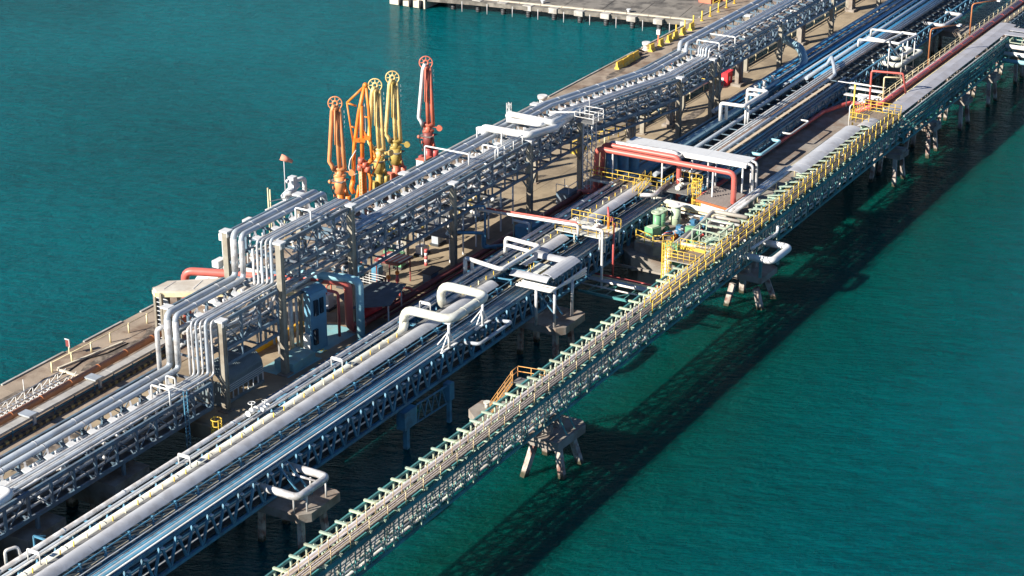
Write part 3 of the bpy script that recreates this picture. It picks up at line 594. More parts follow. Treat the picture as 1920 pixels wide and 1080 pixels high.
py2 = MB().box(-0.04, 0.04, -0.04, 0.04, 0, 0.45).mesh('post', PYEL)
for i in range(76):
    x = 84.6 + i * 1.6
    if not (150.5 < x < 161.5): wk.put('post', py_ if i % 3 else py2, (x, 100.5, 8.95))
pipe('large cream pipe along the blue bridge that rises into the big square loop', [(84, 101.0, 8.6), (152.3, 101.0, 8.6), (152.3, 101.0, 11.2), (152.3, 95.4, 11.2), (159.6, 95.4, 11.2), (159.6, 101.1, 11.2), (159.6, 101.1, 8.6), (205.5, 101.1, 8.6)], 0.47, CREAM, n=20, bend=1.3, bands=5, band_m=mat('cream_band', (0.52, 0.52, 0.45), 0.5))
for (x, l) in ((152.6, 'pale propped post under the near corner of the big cream loop'), (159.2, 'pale propped post under the far corner of the big cream loop')):
    t = Thing('loop_post', l, 'pipe support', (x, 95.8, 7.9))
    t.part('post', MB().tube([(x, 95.8, 7.9), (x, 95.8, 10.7)], 0.15, 8), WHITE)
    for dx, dy in ((-1.3, 0.1), (1.3, 0.2), (0.0, 1.4)): t.member('brace', (x + dx, 95.8 + dy, 7.95), (x, 95.8, 9.8), 0.1, 0.1, WHITE)
    t.part('foot', MB().box(x - 1.5, x + 1.5, 95.65, 95.95, 7.86, 7.98), WHITE)
    t.part('saddle', MB().box(x - 0.35, x + 0.35, 95.45, 96.1, 10.65, 10.78), WHITE)
for (yy, zz, rr, mm, l) in ((102.75, 9.1, 0.24, SILV, 'silver pipe at the far edge of the blue bridge top'), (102.2, 8.95, 0.12, BGRY, 'thin blue grey pipe next to the silver edge pipe of the blue bridge'), (101.9, 8.95, 0.1, SILV, 'thin silver pipe beside the large cream pipe')):
    pipe(l, [(84, yy, zz), (206, yy, zz)], rr, mm, bands=8 if rr > .2 else 0, band_m=BGRY)
for k, x in enumerate((98.6, 117.6, 141.0, 157.0)):
    t = Thing('vent_loop', ('small pipe hoop over the large cream pipe nearest the bottom left corner', 'small pipe hoop over the large cream pipe right of the yellow ladder', 'small pipe hoop over the large cream pipe just left of the big loop', 'small pipe hoop standing inside the big cream loop')[k], 'pipe', (x, 101, 9))
    t.part('hoop', MB().tube([(x, 102.1, 8.9), (x, 102.1, 10.1), (x, 100.8, 10.1), (x, 100.8, 8.8)], 0.06, 6, 0.15), WHITE)
    t.part('board', MB().box(x - 0.06, x + 0.06, 100.9, 101.9, 9.85, 10.15), WHITE)
# valve cluster on the blue bridge
def valve_mesh_thing(label, p, m, sc=1.0, group=None, wheel=WHITE):
    x, y, z = p; t = Thing('valve', label, 'valve', p, group)
    t.part('body', MB().sphere((x, y, z + 0.3 * sc), 0.32 * sc).tube([(x - 0.7 * sc, y, z + 0.25 * sc), (x + 0.7 * sc, y, z + 0.25 * sc)], 0.17 * sc, 8), m)
    for s_ in (-1, 1): t.part('flange', MB().tube([(x + s_ * 0.55 * sc, y, z + 0.25 * sc), (x + s_ * 0.65 * sc, y, z + 0.25 * sc)], 0.3 * sc, 10), m)
    t.part('stem', MB().tube([(x, y, z + 0.5 * sc), (x, y, z + 1.15 * sc)], 0.06 * sc, 6), m)
    t.part('handwheel', MB().torus((x, y, z + 1.1 * sc), (0, 0, 1), 0.33 * sc, 0.045 * sc, 12, 4), wheel)
    return t
valve_mesh_thing('white valve with handwheel on the cream pipe at the lower middle', (128.4, 102.2, 9.3), WHITE, 1.0)
valve_mesh_thing('white valve on the thin silver pipe beside the one on the cream pipe', (129.6, 101.6, 9.4), WHITE, 0.8)
t = Thing('drain_fitting', 'pale fitting ending in a hook at the silver pipe in the bottom left corner', 'pipe', (101, 103.6, 8.6))
t.part('hook', MB().tube([(99.3, 103.6, 8.6), (99.3, 103.9, 9.4), (98.3, 104.3, 9.4), (98.3, 104.3, 8.0)], 0.14, 8, 0.3), WHITE)
t.part('frame', MB().beam((101.5, 104.2, 7), (101.5, 104.2, 9.2), 0.15, 0.15).beam((101.5, 104.2, 9.2), (101.5, 102.9, 9.2), 0.15, 0.15).beam((103, 104.4, 8.4), (101.5, 104.2, 9.2), 0.12, 0.12), BLUES)

# piers of the blue bridge
def blue_pier(X, label, y0=91.8, x0=-2.6, x1=2.7):
    t = Thing('pier', label, 'pier', (X, 98, 0))
    t.part('cap', MB().prism([(X + x0, y0 + 0.8), (X + x0 + 0.9, y0), (X + x1, y0), (X + x1 + 0.3, y0 + 0.6), (X + x1 + 0.3, 105), (X + x0, 105)], 3.55, 4.4), CAPC)
    for dx in (-1.5, 1.7):
        for yy, ey in ((93.2, -0.3), (97.5, 0), (102.5, 0.6)): t.member('pile', (X + dx, yy, 3.4), (X + dx * 1.25, yy + ey, -1.5), 0.52, 0.52, PILE)
    for s_ in (-1, 1): t.member('prop', (X + s_ * 0.6, 96.2, 7.6), (X + s_ * 0.6 + 0.6, 93.8, 4.4), 0.16, 0.16, BLUES)
    t.part('bearing', MB().box(X - 0.8, X + 0.8, 95.9, 103.8, 4.4, 4.54), CAPC)
    return t
blue_pier(124.6, 'pile cap carrying the silver pipe loop at the lower left of the dark gap')
blue_pier(171.7, 'pile cap under the ring of grey covers in the middle of the picture')
t = Thing('pier', 'small pier with a lattice strut low under the blue truss', 'pier', (148, 97, 0))
t.part('near_block', MB().box(143.6, 145.8, 95.4, 96.4, 2.5, 4.4), BLUES); t.part('far_block', MB().box(151.3, 152.2, 95.0, 95.8, 2.6, 4.5), BLUES)
for z in (4.35, 2.4): t.member('chord', (146, 95.6, z), (151.2, 95.3, z), 0.14, 0.14, BLUES)
for k in range(4):
    t.member('diagonal', (146 + k * 1.3, 95.5, 2.4), (146.65 + k * 1.3, 95.5, 4.35), 0.1, 0.1, BLUES); t.member('diagonal', (146.65 + k * 1.3, 95.5, 4.35), (147.3 + k * 1.3, 95.4, 2.4), 0.1, 0.1, BLUES)
t.member('pile', (144.7, 96.0, 2.5), (144.7, 96.0, -1.5), 0.5, 0.5, BLUES); t.member('pile', (151.8, 95.4, 2.6), (151.8, 95.4, -1.5), 0.4, 0.4, BLUES)
# silver loop over the first cap
t = pipe('silver expansion loop reaching out over the first pile cap', [(121.7, 97.5, 6.4), (121.7, 92.3, 6.4), (126.2, 92.3, 6.4), (126.2, 97.5, 6.4)], 0.36, SILV, bend=0.7, n=16)
pipe('thin silver pipe inside the loop over the first pile cap', [(125.3, 97, 6.2), (125.3, 93.0, 6.2)], 0.12, SILV)
t = Thing('loop_stool', 'set of four short posts holding up the silver loop on the first pile cap', 'pipe support', (124, 92.6, 4.4))
for (x, y) in ((122.2, 93.2), (123.0, 92.35), (126.0, 92.4), (125.6, 93.8)): t.member('post', (x, y, 4.4), (x, y, 6.2), 0.2, 0.2, SILV, True)
pipe('short silver offset pipe on the face of the blue truss below the cream loop', [(156.3, 96.6, 6.9), (156.3, 94.4, 7.2), (162.8, 94.4, 7.2), (162.8, 96.6, 6.9)], 0.2, BGRY, bend=0.45)

# ring of grey covers above the second cap
def cover_piece(label, corners, rise=0.25, z=10.0, m=COVER):
    """arched sheet between two long edges; corners a,b (edge 1) and d,c (edge 2)"""
    a, b, c, d = [Vector((p[0], p[1], z)) for p in corners]; vs = []; k = 6
    for th in (0, -0.05):
        for (p, q) in ((a, d), (b, c)):
            for i in range(k + 1):
                f = i / k; v = p.lerp(q, f); vs.append((v.x, v.y, v.z + rise * math.sin(math.pi * f) + th))
    n = k + 1; fs = [(i, i + 1, n + i + 1, n + i) for i in range(k)] + [(2 * n + i, 3 * n + i, 3 * n + i + 1, 2 * n + i + 1) for i in range(k)]
    fs += [(i, 2 * n + i, 2 * n + i + 1, i + 1) for i in range(k)] + [(n + i, n + i + 1, 3 * n + i + 1, 3 * n + i) for i in range(k)] + [(0, n, 3 * n, 2 * n), (k, 2 * n + k, 3 * n + k, n + k)]
    bm = bmesh.new(); bv = [bm.verts.new(v) for v in vs]
    for f in fs: bm.faces.new([bv[i] for i in f])
    bmesh.ops.recalc_face_normals(bm, faces=bm.faces); me = bpy.data.meshes.new('pipe_cover'); bm.to_mesh(me); bm.free(); me.materials.append(m)
    o = bpy.data.objects.new('pipe_cover', me); COL.objects.link(o); return tag(o, label, 'cover')
cover_piece('near grey arched cover of the square ring above the second pile cap', ((168.3, 93.3), (168.3, 97.9), (169.9, 97.9), (169.9, 93.3)), 0.35, 9.9)
cover_piece('wide grey arched cover forming the water side of the square ring', ((169.4, 94.9), (175.4, 94.9), (175.4, 93.0), (169.4, 93.0)), 0.4, 10.0)
cover_piece('far grey arched cover of the square ring above the second pile cap', ((174.6, 94.8), (174.6, 98.6), (176.2, 98.6), (176.2, 94.8)), 0.3, 9.7)
cover_piece('small grey cover flap beside the twin white pipes left of the ring', ((172.0, 98.8), (175.8, 98.8), (175.8, 97.9), (172.0, 97.9)), 0.12, 9.6)
t = Thing('valve_stand', 'tan valve stand inside the square ring of grey covers', 'platform', (172, 96.5, 8.5))
t.part('deck', MB().box(170.5, 174.2, 95.6, 97.7, 8.7, 8.8), PYEL); t.part('shelf', MB().box(171.2, 174.0, 96.0, 97.4, 9.3, 9.4), CREAM)
for (x, y) in ((170.7, 95.8), (174, 95.8), (170.7, 97.5), (174, 97.5)): t.member('leg', (x, y, 7.7), (x, y, 9.3), 0.12, 0.12, CREAM)
for (x, y) in ((171.2, 96.9), (171.9, 96.9), (171.5, 97.3)): t.member('stem', (x, y, 8.8), (x, y, 10.2), 0.1, 0.1, YEL, True)
for k in range(3): pipe(('white outer pipe below the square ring of covers', 'white middle pipe below the square ring of covers', 'white inner pipe below the square ring of covers')[k], [(168.6 + k * 0.6, 97.2, 8.8), (168.6 + k * 0.6, 92.9, 8.8), (176.5, 92.9 + k * 0.0, 8.8 - k * 0.35)], 0.15 - 0.02 * k, WHITE, bend=0.3)
for (x, y, l) in ((168.9, 94.9, 'left'), (169.4, 92.9, 'middle'), (173.2, 92.8, 'right')):
    single('prop_post', MB().tube([(x, y, 4.4), (x, y, 8.7)], 0.17, 8), SILV, {'left': 'leftmost silver post on the second pile cap', 'middle': 'silver post at the near corner of the second pile cap', 'right': 'rightmost silver post on the second pile cap'}[l], 'post')
# twin white pipe loops left of the ring
pipe('outer white pipe loop straddling the cream pipe left of the ring', [(168.2, 103.4, 8.6), (168.2, 103.4, 10.8), (167.2, 98.2, 10.8), (175.2, 98.0, 10.8), (175.6, 102.6, 10.8), (175.6, 102.6, 8.8)], 0.24, WHITE, bend=0.5)
pipe('inner white pipe loop straddling the cream pipe left of the ring', [(169.0, 103.0, 8.6), (169.0, 103.0, 10.3), (168.4, 98.9, 10.3), (174.4, 98.7, 10.3), (174.8, 102.2, 10.3), (174.8, 102.2, 8.8)], 0.2, WHITE, bend=0.45)

# railed platform with valves on the bridge (x 183..187)
t = Thing('valve_platform', 'yellow railed valve platform over the blue bridge', 'platform', (185, 96, 9.6))
t.part('deck', MB().box(183.4, 187.4, 94.2, 100.6, 9.5, 9.6), CREAM)
for (x, y) in ((183.6, 94.3), (187.2, 94.3), (183.6, 98.2), (187.2, 98.2)): t.member('leg', (x, y, 7.9), (x, y, 9.5), 0.16, 0.16, CREAM)
railing('yellow railing around the valve platform over the blue bridge', [(183.4, 100.6, 9.6), (183.4, 94.2, 9.6), (187.4, 94.2, 9.6), (187.4, 100.6, 9.6)], YEL, 1.15, 1.1, (1, 0.5), 0.04)
valve_mesh_thing('pale valve on the yellow railed platform over the blue bridge', (185.0, 98.8, 9.6), LBOX, 1.0)
valve_mesh_thing('white valve at the near end of the yellow railed valve platform', (186.0, 96.6, 9.6), WHITE, 0.9)
t = Thing('monitor', 'red and orange fire monitor standing on the valve platform', 'fire monitor', (186.6, 95.4, 9.6))
t.part('stand', MB().tube([(186.6, 95.4, 9.6), (186.6, 95.4, 11.1)], 0.16, 8), ORN); t.part('barrel', MB().tube([(186.6, 95.4, 11.0), (187.4, 95.9, 11.9)], 0.16, 8, r2=0.1), REDP)
t.part('handwheel', MB().torus((186.6, 95.0, 10.8), (0, 1, 0), 0.3, 0.05, 12, 4), REDP)
single('riser', MB().tube([(185.6, 94.2, 3.4), (185.6, 94.2, 10.6)], 0.13, 8).sphere((185.6, 94.2, 10.6), 0.2), REDP, 'dark red riser pipe in front of the blue truss at the valve platform', 'pipe')
pipe('white pipe dropping past the valve platform to the low cross bridge', [(183.2, 97.0, 10.7), (183.2, 94.4, 10.7), (183.2, 94.4, 3.6), (184.4, 94.2, 3.6)], 0.15, WHITE, bend=0.3)
pipe('second white pipe paired with the one dropping past the valve platform', [(183.6, 97.6, 10.5), (183.6, 94.9, 10.5), (183.6, 94.9, 8.2)], 0.13, WHITE, bend=0.3)
pipe('salmon topped pair line, front pipe, crossing from the quay rack to the valve platform', [(181.5, 109.6, 10.9), (182.8, 97.3, 10.9), (182.8, 97.3, 9.6)], 0.17, WHITE, bend=0.35)
pipe('salmon pipe crossing from the quay rack beside the white one to the valve platform', [(182.3, 109.4, 10.9), (183.5, 97.8, 10.9), (183.5, 97.8, 9.6)], 0.12, SALP, bend=0.3)
# low cross bridge in the dark gap
t = Thing('cross_truss', 'low teal beam frame crossing the dark gap to the green bridge', 'bridge', (182, 91, 3.8))
for x in (180.2, 184.6, 189.3): t.member('chord', (x, 95.8, 4.2), (x, 85.2, 4.2), 0.22, 0.26, TEAL if x < 189 else CAPC)
for k in range(5): t.member('crossbeam', (180.2, 94.8 - k * 2.3, 4.15), (184.6, 94.8 - k * 2.3, 4.15), 0.1, 0.1, TEAL)
for k in range(3): t.member('brace', (180.2, 94.8 - k * 3.2, 4.2), (184.6, 91.6 - k * 3.2, 4.2), 0.08, 0.08, TEAL)
for k, (x, rr, mm, l) in enumerate(((184.7, 0.14, REDP, 'red pipe crossing the dark gap at low level'), (184.1, 0.14, PYEL, 'cream pipe crossing the dark gap beside the red one'), (183.5, 0.17, WHITE, 'upper white pipe crossing the dark gap at low level'), (183.0, 0.15, WHITE, 'lower white pipe crossing the dark gap at low level'), (181.4, 0.09, WHITE, 'thin white line crossing the dark gap nearest the bottom'))):
    pipe(l, [(x, 96, 4.6), (x, 84.8, 4.6), (x, 84.2, 7.6)] if k in (2, 3) else [(x, 96, 4.6), (x, 84.8, 4.6)], rr, mm, bend=0.35)

# =================================================================== PUMP DECK
def pump(label, x, y, h, m, cap, base=5.0, r=0.42):
    t = Thing('vertical_pump', label, 'pump', (x, y, base))
    t.part('discharge_head', MB().cyl((x, y, base), r * 1.15, 0.9, 12).box(x - r * 1.3, x + r * 1.3, y - r * 1.3, y + r * 1.3, base, base + 0.25), m)
    t.part('motor', MB().cyl((x, y, base + 0.9), r, h - 1.2, 14).torus((x, y, base + h * 0.55), (0, 0, 1), r, 0.05, 14, 4), m)
    t.part('cowl', MB().cyl((x, y, base + h - 0.3), r * 1.05, 0.12, 14).cyl((x, y, base + h - 0.14), r * 1.5, 0.14, 16).sphere((x, y, base + h), r * 0.7, 0.3), cap)
pump('green vertical pump with pale cap nearest the dark gap', 196.1, 93.8, 3.9, PUMPG, PUMPL, r=0.5)
pump('green vertical pump with a smaller dull cap in the middle of the three', 198.6, 94.4, 3.3, PUMPG, PUMPL, r=0.46)
pump('tallest pump, pale green with a wide white cap', 200.0, 93.2, 3.7, PUMPL, WHITE, r=0.6)
for k, (x, y) in enumerate(((197.6, 91.6), (200.2, 91.0), (201.8, 90.4))):
    t = Thing('motor', ('blue motor beside the nearest green pump', 'blue motor between the pumps and the grey suction pipe', 'farthest blue motor on the pump deck')[k], 'motor', (x, y, 5))
    t.part('casing', MB().tube([(x - 0.9, y, 6.2), (x + 0.9, y, 6.2)], 0.55, 12), MOTB); t.part('base', MB().box(x - 1, x + 1, y - 0.5, y + 0.5, 5.01, 5.7), MOTB)
    t.part('terminal_box', MB().box(x - 0.3, x + 0.3, y - 0.3, y + 0.3, 6.6, 7.1), MOTB)
t = Thing('gear_case', 'bright green gear case in front of the nearest pump', 'machine', (195.3, 92.9, 5))
t.part('case', MB().prism([(193.9, 93.3), (195.2, 92.8), (195.6, 93.9), (194.2, 94.5)], 6.5, 7.5), PUMPG)
t.part('gear_lid', MB().prism([(194.0, 93.4), (195.1, 93.0), (195.4, 93.8), (194.3, 94.3)], 7.5, 7.6), PUMPL)
for k in range(3): t.part('lube_pipe', MB().tube([(194.2 + k * 0.5, 92.4, 6.5), (194.2 + k * 0.5, 92.1, 7.0), (194.9 + k * 0.5, 91.4, 7.0)], 0.07, 6), (SILV, REDP, MOTB)[k])
t.part('skid', MB().box(193.9, 196.2, 92.4, 94.4, 6.21, 6.5), DARK)
pipe('fat grey suction pipe that bends down into the water at the pump deck', [(196.8, 89.5, 6.9), (190.0, 89.2, 6.9), (189.0, 89.1, 3.9), (189.0, 89.1, -1)], 0.5, SILV, bend=1.1, n=16)
for k, (x, y) in enumerate(((196.9, 89.5), (190.9, 89.3))):
    single('saddle_box', MB().box(x - 0.35, x + 0.35, y - 0.85, y + 0.85, 5.01, 7.5), PUMPG, ('green box clamp at the far end of the fat grey suction pipe', 'green box clamp where the fat grey suction pipe bends down')[k], 'pipe support')
valve_mesh_thing('small red valve behind the fat grey suction pipe', (199.2, 89.6, 5.2), REDP, 1.0, wheel=REDP)
single('drum', MB().tube([(199.6, 90.5, 5.3), (200.6, 90.0, 5.3)], 0.35, 12), mat('timber_tan', (0.42, 0.30, 0.18), 0.8), 'tan drum lying on the pump deck behind the small red valve', 'drum')
railing('short yellow guard rail at the corner of the pump deck above the dark gap', [(193.0, 95.0, 6.2), (192.0, 92.3, 6.2), (193.3, 90.3, 6.2)], YEL, 1.3, 1.4, (1.0, 0.5), 0.06)
t = Thing('red_debris', 'rust red beams lying on the pump deck edge by the blue truss', 'beam', (196, 95.5, 5.1))
for k in range(4): t.member('beam', (195.6 + k * 1.1, 97.3, 5.35 + k * 0.06), (196.6 + k * 1.1, 94.9, 5.35 + k * 0.06), 0.16, 0.16, (SALP, SALM, WHITE, SALP)[k])
struct('pump_pad', MB().prism([(192.4, 94.9), (191.9, 92.2), (193.4, 90.1), (202, 90.1), (202, 95.2), (194, 95.4)], 5.01, 6.2), CAPC)
for k, (x, y, m_) in enumerate(((197.4, 93.2, PUMPG), (198.4, 90.8, REDP), (200.9, 91.6, SILV), (196.6, 90.9, MOTB), (201.4, 94.3, PUMPL), (195.6, 91.2, ORN))):
    valve_mesh_thing('small %s valve on the raised pump pad, %s' % (('green', 'red', 'silver', 'blue', 'pale green', 'orange')[k], ('between the first two pumps', 'beside the grey suction pipe', 'behind the tallest pump', 'by the nearest motor', 'at the back edge', 'by the guard rail')[k]), (x, y, 6.2), m_, 0.8)
# shed with corrugated roof
t = Thing('pump_shed', 'small white shed with a dark corrugated roof and orange edge', 'shed', (206.3, 90.5, 5))
t.part('wall', MB().box(203.6, 208.0, 88.5, 91.6, 5.01, 7.98), WHITE)
rf = t.part('roof', MB().add([(203.2, 88.0, 8.15), (208.6, 88.0, 8.15), (208.6, 92.1, 8.55), (203.2, 92.1, 8.55), (203.2, 88.0, 8.0), (208.6, 88.0, 8.0), (208.6, 92.1, 8.4), (203.2, 92.1, 8.4)], [(0, 1, 2, 3), (4, 7, 6, 5), (0, 4, 5, 1), (1, 5, 6, 2), (2, 6, 7, 3), (3, 7, 4, 0)]), SHEDR)
rb = MB()
for k in range(15): rb.beam((203.4 + k * 0.355, 88.0, 8.20), (203.4 + k * 0.355, 92.1, 8.60), 0.16, 0.1)
o = t.sub(rf, 'roof_ridges', rb, mat('roof_ridge', (0.20, 0.17, 0.155), 0.6)); o['kind'] = 'stuff'
t.part('fascia', MB().beam((203.12, 87.95, 8.02), (203.12, 92.15, 8.42), 0.1, 0.24).beam((203.1, 87.92, 8.02), (208.7, 87.92, 8.02), 0.1, 0.24), ORTR)
t.part('door', MB().box(203.54, 203.6, 89.6, 90.5, 5.02, 7.0), LBOX)
# big pale pipe crossing over the pump deck
pipe('big pale pipe crossing above the pump deck and turning along the green bridge', [(202.9, 99.3, 7.75), (201.6, 87.0, 7.9), (203, 86.9, 8.3), (219, 86.5, 8.75)], 0.32, CREAM, bend=0.8, n=16)
t = Thing('pipe_trestle', 'cream goalpost frames under the big pale pipe crossing the pump deck', 'support frame', (203, 91, 5))
for y in (95.5, 92.6, 90.2): t.member('post', (202.3, y, 5), (202.3, y, 7.4), 0.18, 0.18, PYEL); 
t.member('beam', (202.5, 96.4, 7.35), (201.8, 87.6, 7.35), 0.2, 0.2, PYEL); t.member('brace', (202.4, 88, 5.1), (202.4, 86.8, 7.9), 0.16, 0.16, PYEL)
pipe('thin white pipe hung under the big pale pipe on the pump deck', [(202.2, 97, 7.0), (201.5, 87.6, 7.0)], 0.12, WHITE)
# tan loops + green lattice frames
pipe('outer tan grey pipe loop dipping toward the green bridge', [(199.6, 83.8, 8.9), (199.6, 88.2, 8.9), (189.4, 87.4, 8.3), (189.2, 82.9, 8.7)], 0.26, mat('tan_grey_pipe', (0.46, 0.42, 0.36), 0.5, var=0.1), bend=0.55)
pipe('inner tan grey pipe loop dipping toward the green bridge', [(198.0, 84.0, 8.9), (198.0, 87.3, 8.9), (195.3, 87.0, 8.7), (195.2, 83.2, 8.9)], 0.2, mat('tan_grey_pipe', (0, 0, 0)), bend=0.4)
pipe('pale straight pipe between the two tan grey loops', [(196.6, 87.0, 9.0), (196.5, 83.4, 9.0)], 0.18, WHITE)
t = Thing('green_steel_stand', 'green open steel frame standing between the tan pipe loops and the green bridge', 'support frame', (192, 84.5, 7))
for x in (190.4, 192.4, 194.3):
    for y in (86.6, 83.2): t.member('post', (x, y, 6.0), (x, y, 10.0), 0.12, 0.12, GREENS)
    t.member('beam', (x, 86.6, 10.0), (x, 83.2, 10.0), 0.14, 0.14, GREENS); t.member('brace', (x, 86.6, 7.5), (x, 83.2, 10.0), 0.1, 0.1, GREENS)
for y in (86.6, 83.2):
    for z in (10.0, 8.6): t.member('beam', (190.4, y, z), (194.3, y, z), 0.12, 0.12, GREENS)
for k in range(6): t.member('brace', (190.6 + k * 0.65, 86.6, 8.0), (190.9 + k * 0.65, 83.2, 9.2), 0.07, 0.07, GREENS)
# many green brackets + fittings in the trough beside the yellow walkway
tr = Thing('pipe_trough', 'cluttered green trough of brackets between the grey covers and the yellow walkway', 'support frame', (222, 84, 8))
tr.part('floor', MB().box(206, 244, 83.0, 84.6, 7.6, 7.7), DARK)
gb_ = MB().beam((0, 1.5, 0.5), (0, -0.5, 0.9), 0.34, 0.08).box(-0.08, 0.08, 1.2, 1.4, -0.6, 0.5).mesh('bracket', GREENS)
for i in range(22): tr.put('bracket', gb_, (203 + i * 1.85, 83.6, 8.1))
mg = [MB().sphere((0, 0, 0), 0.26).cyl((0, 0, 0), 0.1, 0.5, 6).mesh('fitting', m_) for m_ in (TEAL, GREENS, WHITE, OCH, DARK)]
for i in range(120): tr.put('fitting', random.choice(mg), (206 + random.random() * 37, 83.1 + random.random() * 1.3, 7.9 + random.random() * 0.4), (random.uniform(-1, 1), random.uniform(-1, 1), 0))
railing('cream handrail along the pump platform edge behind the grey cover', [(214, 88.6, 5.0), (238, 88.6, 5.0)], PYEL, 1.9, 5.5, (1.0,), 0.06)
t = Thing('lamp_post', 'white bent lamp post on the green bridge by the yellow T-shaped mast', 'lamp post', (247.5, 90.2, 5))
t.part('pole', MB().tube([(246.8, 89.2, 5), (246.8, 89.2, 8.9), (249.6, 88.6, 9.2)], 0.09, 7, 0.4), WHITE); t.part('lantern', MB().box(249.4, 250.5, 88.3, 88.7, 9.1, 9.3), WHITE)
t = Thing('mast', 'yellow T-shaped mast with a white crossbar by the landing', 'mast', (248.6, 89.9, 5))
t.part('pole', MB().tube([(247.4, 88.9, 5), (247.4, 88.9, 11.9)], 0.13, 8), YEL); t.part('crossbar', MB().beam((247.4, 91.4, 11.95), (247.4, 86.6, 11.95), 0.1, 0.1), WHITE)
for k, (x, y, ht) in enumerate(((275.6, 87.9, 13.2), (294.1, 87.5, 12.9))):
    t = Thing('lamp_post', ('nearer rusty lamp post standing on the red pipe walkway', 'farther rusty lamp post standing on the red pipe walkway')[k], 'lamp post', (x, y, 7.8))
    t.part('pole', MB().tube([(x, y, 7.7), (x, y, ht), (x + 3.6, y - 3.0, ht + 0.25)], 0.11, 7, 0.5), ORNP); t.part('lantern', MB().box(x + 3.1, x + 4.1, y - 3.4, y - 2.9, ht + 0.08, ht + 0.26), WHITE)
# red pipe with grey troughs at the bridge junction
pipe('salmon red pipe sweeping round the far end of the pump platform', [(205, 95.2, 5.7), (252, 95.0, 5.7), (257, 93.0, 6.0), (257, 90.6, 6.2), (258.5, 88.8, 6.6), (262, 87.2, 7.6)], 0.3, REDP, bend=1.2)
t = Thing('pipe_bench', 'white trough and rails on posts beside the salmon red pipe', 'support frame', (256, 91, 6))
for k, (x, z, m_) in enumerate(((257.8, 8.0, LBOX), (255.9, 7.5, WHITE))):
    t.part('trough', MB().box(x - 0.45, x + 0.45, 88.3, 93.4, z, z + 0.12), m_)
    for y in (88.8, 91, 93.1): t.member('post', (x, y, 5.2), (x, y, z), 0.12, 0.12, DARK)
t.part('rail', MB().tube([(258.6, 93.6, 8.5), (258.6, 88.4, 8.5)], 0.1, 6), WHITE)
t.part('elbow', MB().tube([(257.6, 92, 7.2), (257.6, 88.6, 7.2), (256.6, 87.6, 5.6)], 0.22, 8), WHITE)
single('control_box', MB().box(255.2, 256.3, 90.0, 91.2, 6.9, 7.7), LBOX, 'light grey control box above the salmon red pipe', 'cabinet')

# =================================================================== QUAY RACK (tall grey rack along the roadway)
def zA(x):
    pts = [(60, 8.8), (132.6, 8.8), (132.61, 14.4), (143.4, 14.4), (143.41, 19.1), (157.0, 19.1), (157.01, 15.3), (207, 15.3), (232, 13.6), (340, 13.3)]
    for (a, za), (b, zb) in zip(pts, pts[1:]):
        if a <= x <= b: return za + (zb - za) * (x - a) / (b - a)
    return 13.3
def yA(x): return 0.0 if x <= 207 else (-1.9 * min(1, (x - 207) / 25.0))
def rack(label, xa, xb, depth, width=6.6, bay=2.9, tier=0.0, group='sections of the pipe rack along the quay roadway'):
    za, zb = zA(xa + 0.02), zA(xb - 0.02); ya, yb = 110.2 + yA(xa), 110.2 + yA(xb)
    t = Thing('pipe_rack', label, 'pipe rack', (xa, ya, za - depth), group); n = max(1, int(round((xb - xa) / bay)))
    def P(f, dy, dz): return (xa + (xb - xa) * f, ya + (yb - ya) * f + dy, za + (zb - za) * f + dz)
    for dy in (0, width):
        for dz in (0, -depth): t.member('chord', P(0, dy, dz), P(1, dy, dz), 0.24, 0.36, FRAME)
        if tier: t.member('chord', P(0, dy, -tier), P(1, dy, -tier), 0.2, 0.3, FRAME)
    if tier: t.member('chord', P(0, width / 2, -tier), P(1, width / 2, -tier), 0.2, 0.2, FRAME)
    for i in range(n + 1):
        f = i / n
        for dy in (0, width):
            t.member('upright', P(f, dy, -depth), P(f, dy, 0), 0.24, 0.24, FRAME)
            if i < n: t.member('diagonal', P(f, dy, -depth if i % 2 else 0), P((i + 1) / n, dy, 0 if i % 2 else -depth), 0.09, 0.09, FRAME)
        t.member('crossbeam', P(f, 0, -0.05), P(f, width, -0.05), 0.2, 0.24, FRAME); t.member('crossbeam', P(f, 0, -depth), P(f, width, -depth), 0.18, 0.22, FRAME)
        if tier: t.member('crossbeam', P(f, 0, -tier), P(f, width, -tier), 0.16, 0.2, FRAME); t.member('hanger', P(f, 0, -tier), P(f, 0, -depth), 0.16, 0.16, FRAME)
        # pale gusset plates with stub brackets in the gap between the fat and the thin pipes
        gx, gy, gz = P(f, 0, 0)
        if i < n:
            t.put('gusset_plate', GUS, (gx, gy + 1.9, gz + 0.1)); t.put('stub_bracket', STUB, (gx + 0.35, gy + 3.1, gz + 0.12))
            if i % 2: t.put('stub_bracket', STUB, (gx + 1.5, gy + 2.4, gz - 0.1), (0, 0, 0.6))
    return t
GUS = MB().add([(-0.7, 0, 0.08), (0.9, -0.05, 0.08), (0.55, 0.9, 0.08), (0.75, 1.5, 0.08), (-0.15, 1.35, 0.08), (-0.35, 0.7, 0.08), (-0.7, 0, 0), (0.9, -0.05, 0), (0.55, 0.9, 0), (0.75, 1.5, 0), (-0.15, 1.35, 0), (-0.35, 0.7, 0)],
               [(0, 1, 2, 3, 4, 5), (11, 10, 9, 8, 7, 6)] + [(i, i + 6, (i + 1) % 6 + 6, (i + 1) % 6) for i in range(6)]).mesh('gusset_plate', LBOX)
STUB = MB().beam((0, 0, -0.1), (0.35, 0.5, 0.35), 0.18, 0.1).cyl((0.6, -0.3, -0.2), 0.1, 0.5, 6).box(0.1, 0.8, -0.55, -0.4, 0, 0.08).mesh('stub_bracket', SILV)
rack('low rack section over the water in the bottom left corner', 90, 118.6, 2.5)
rack('low rack section just before the first pipe risers', 118.6, 132.4, 2.5)
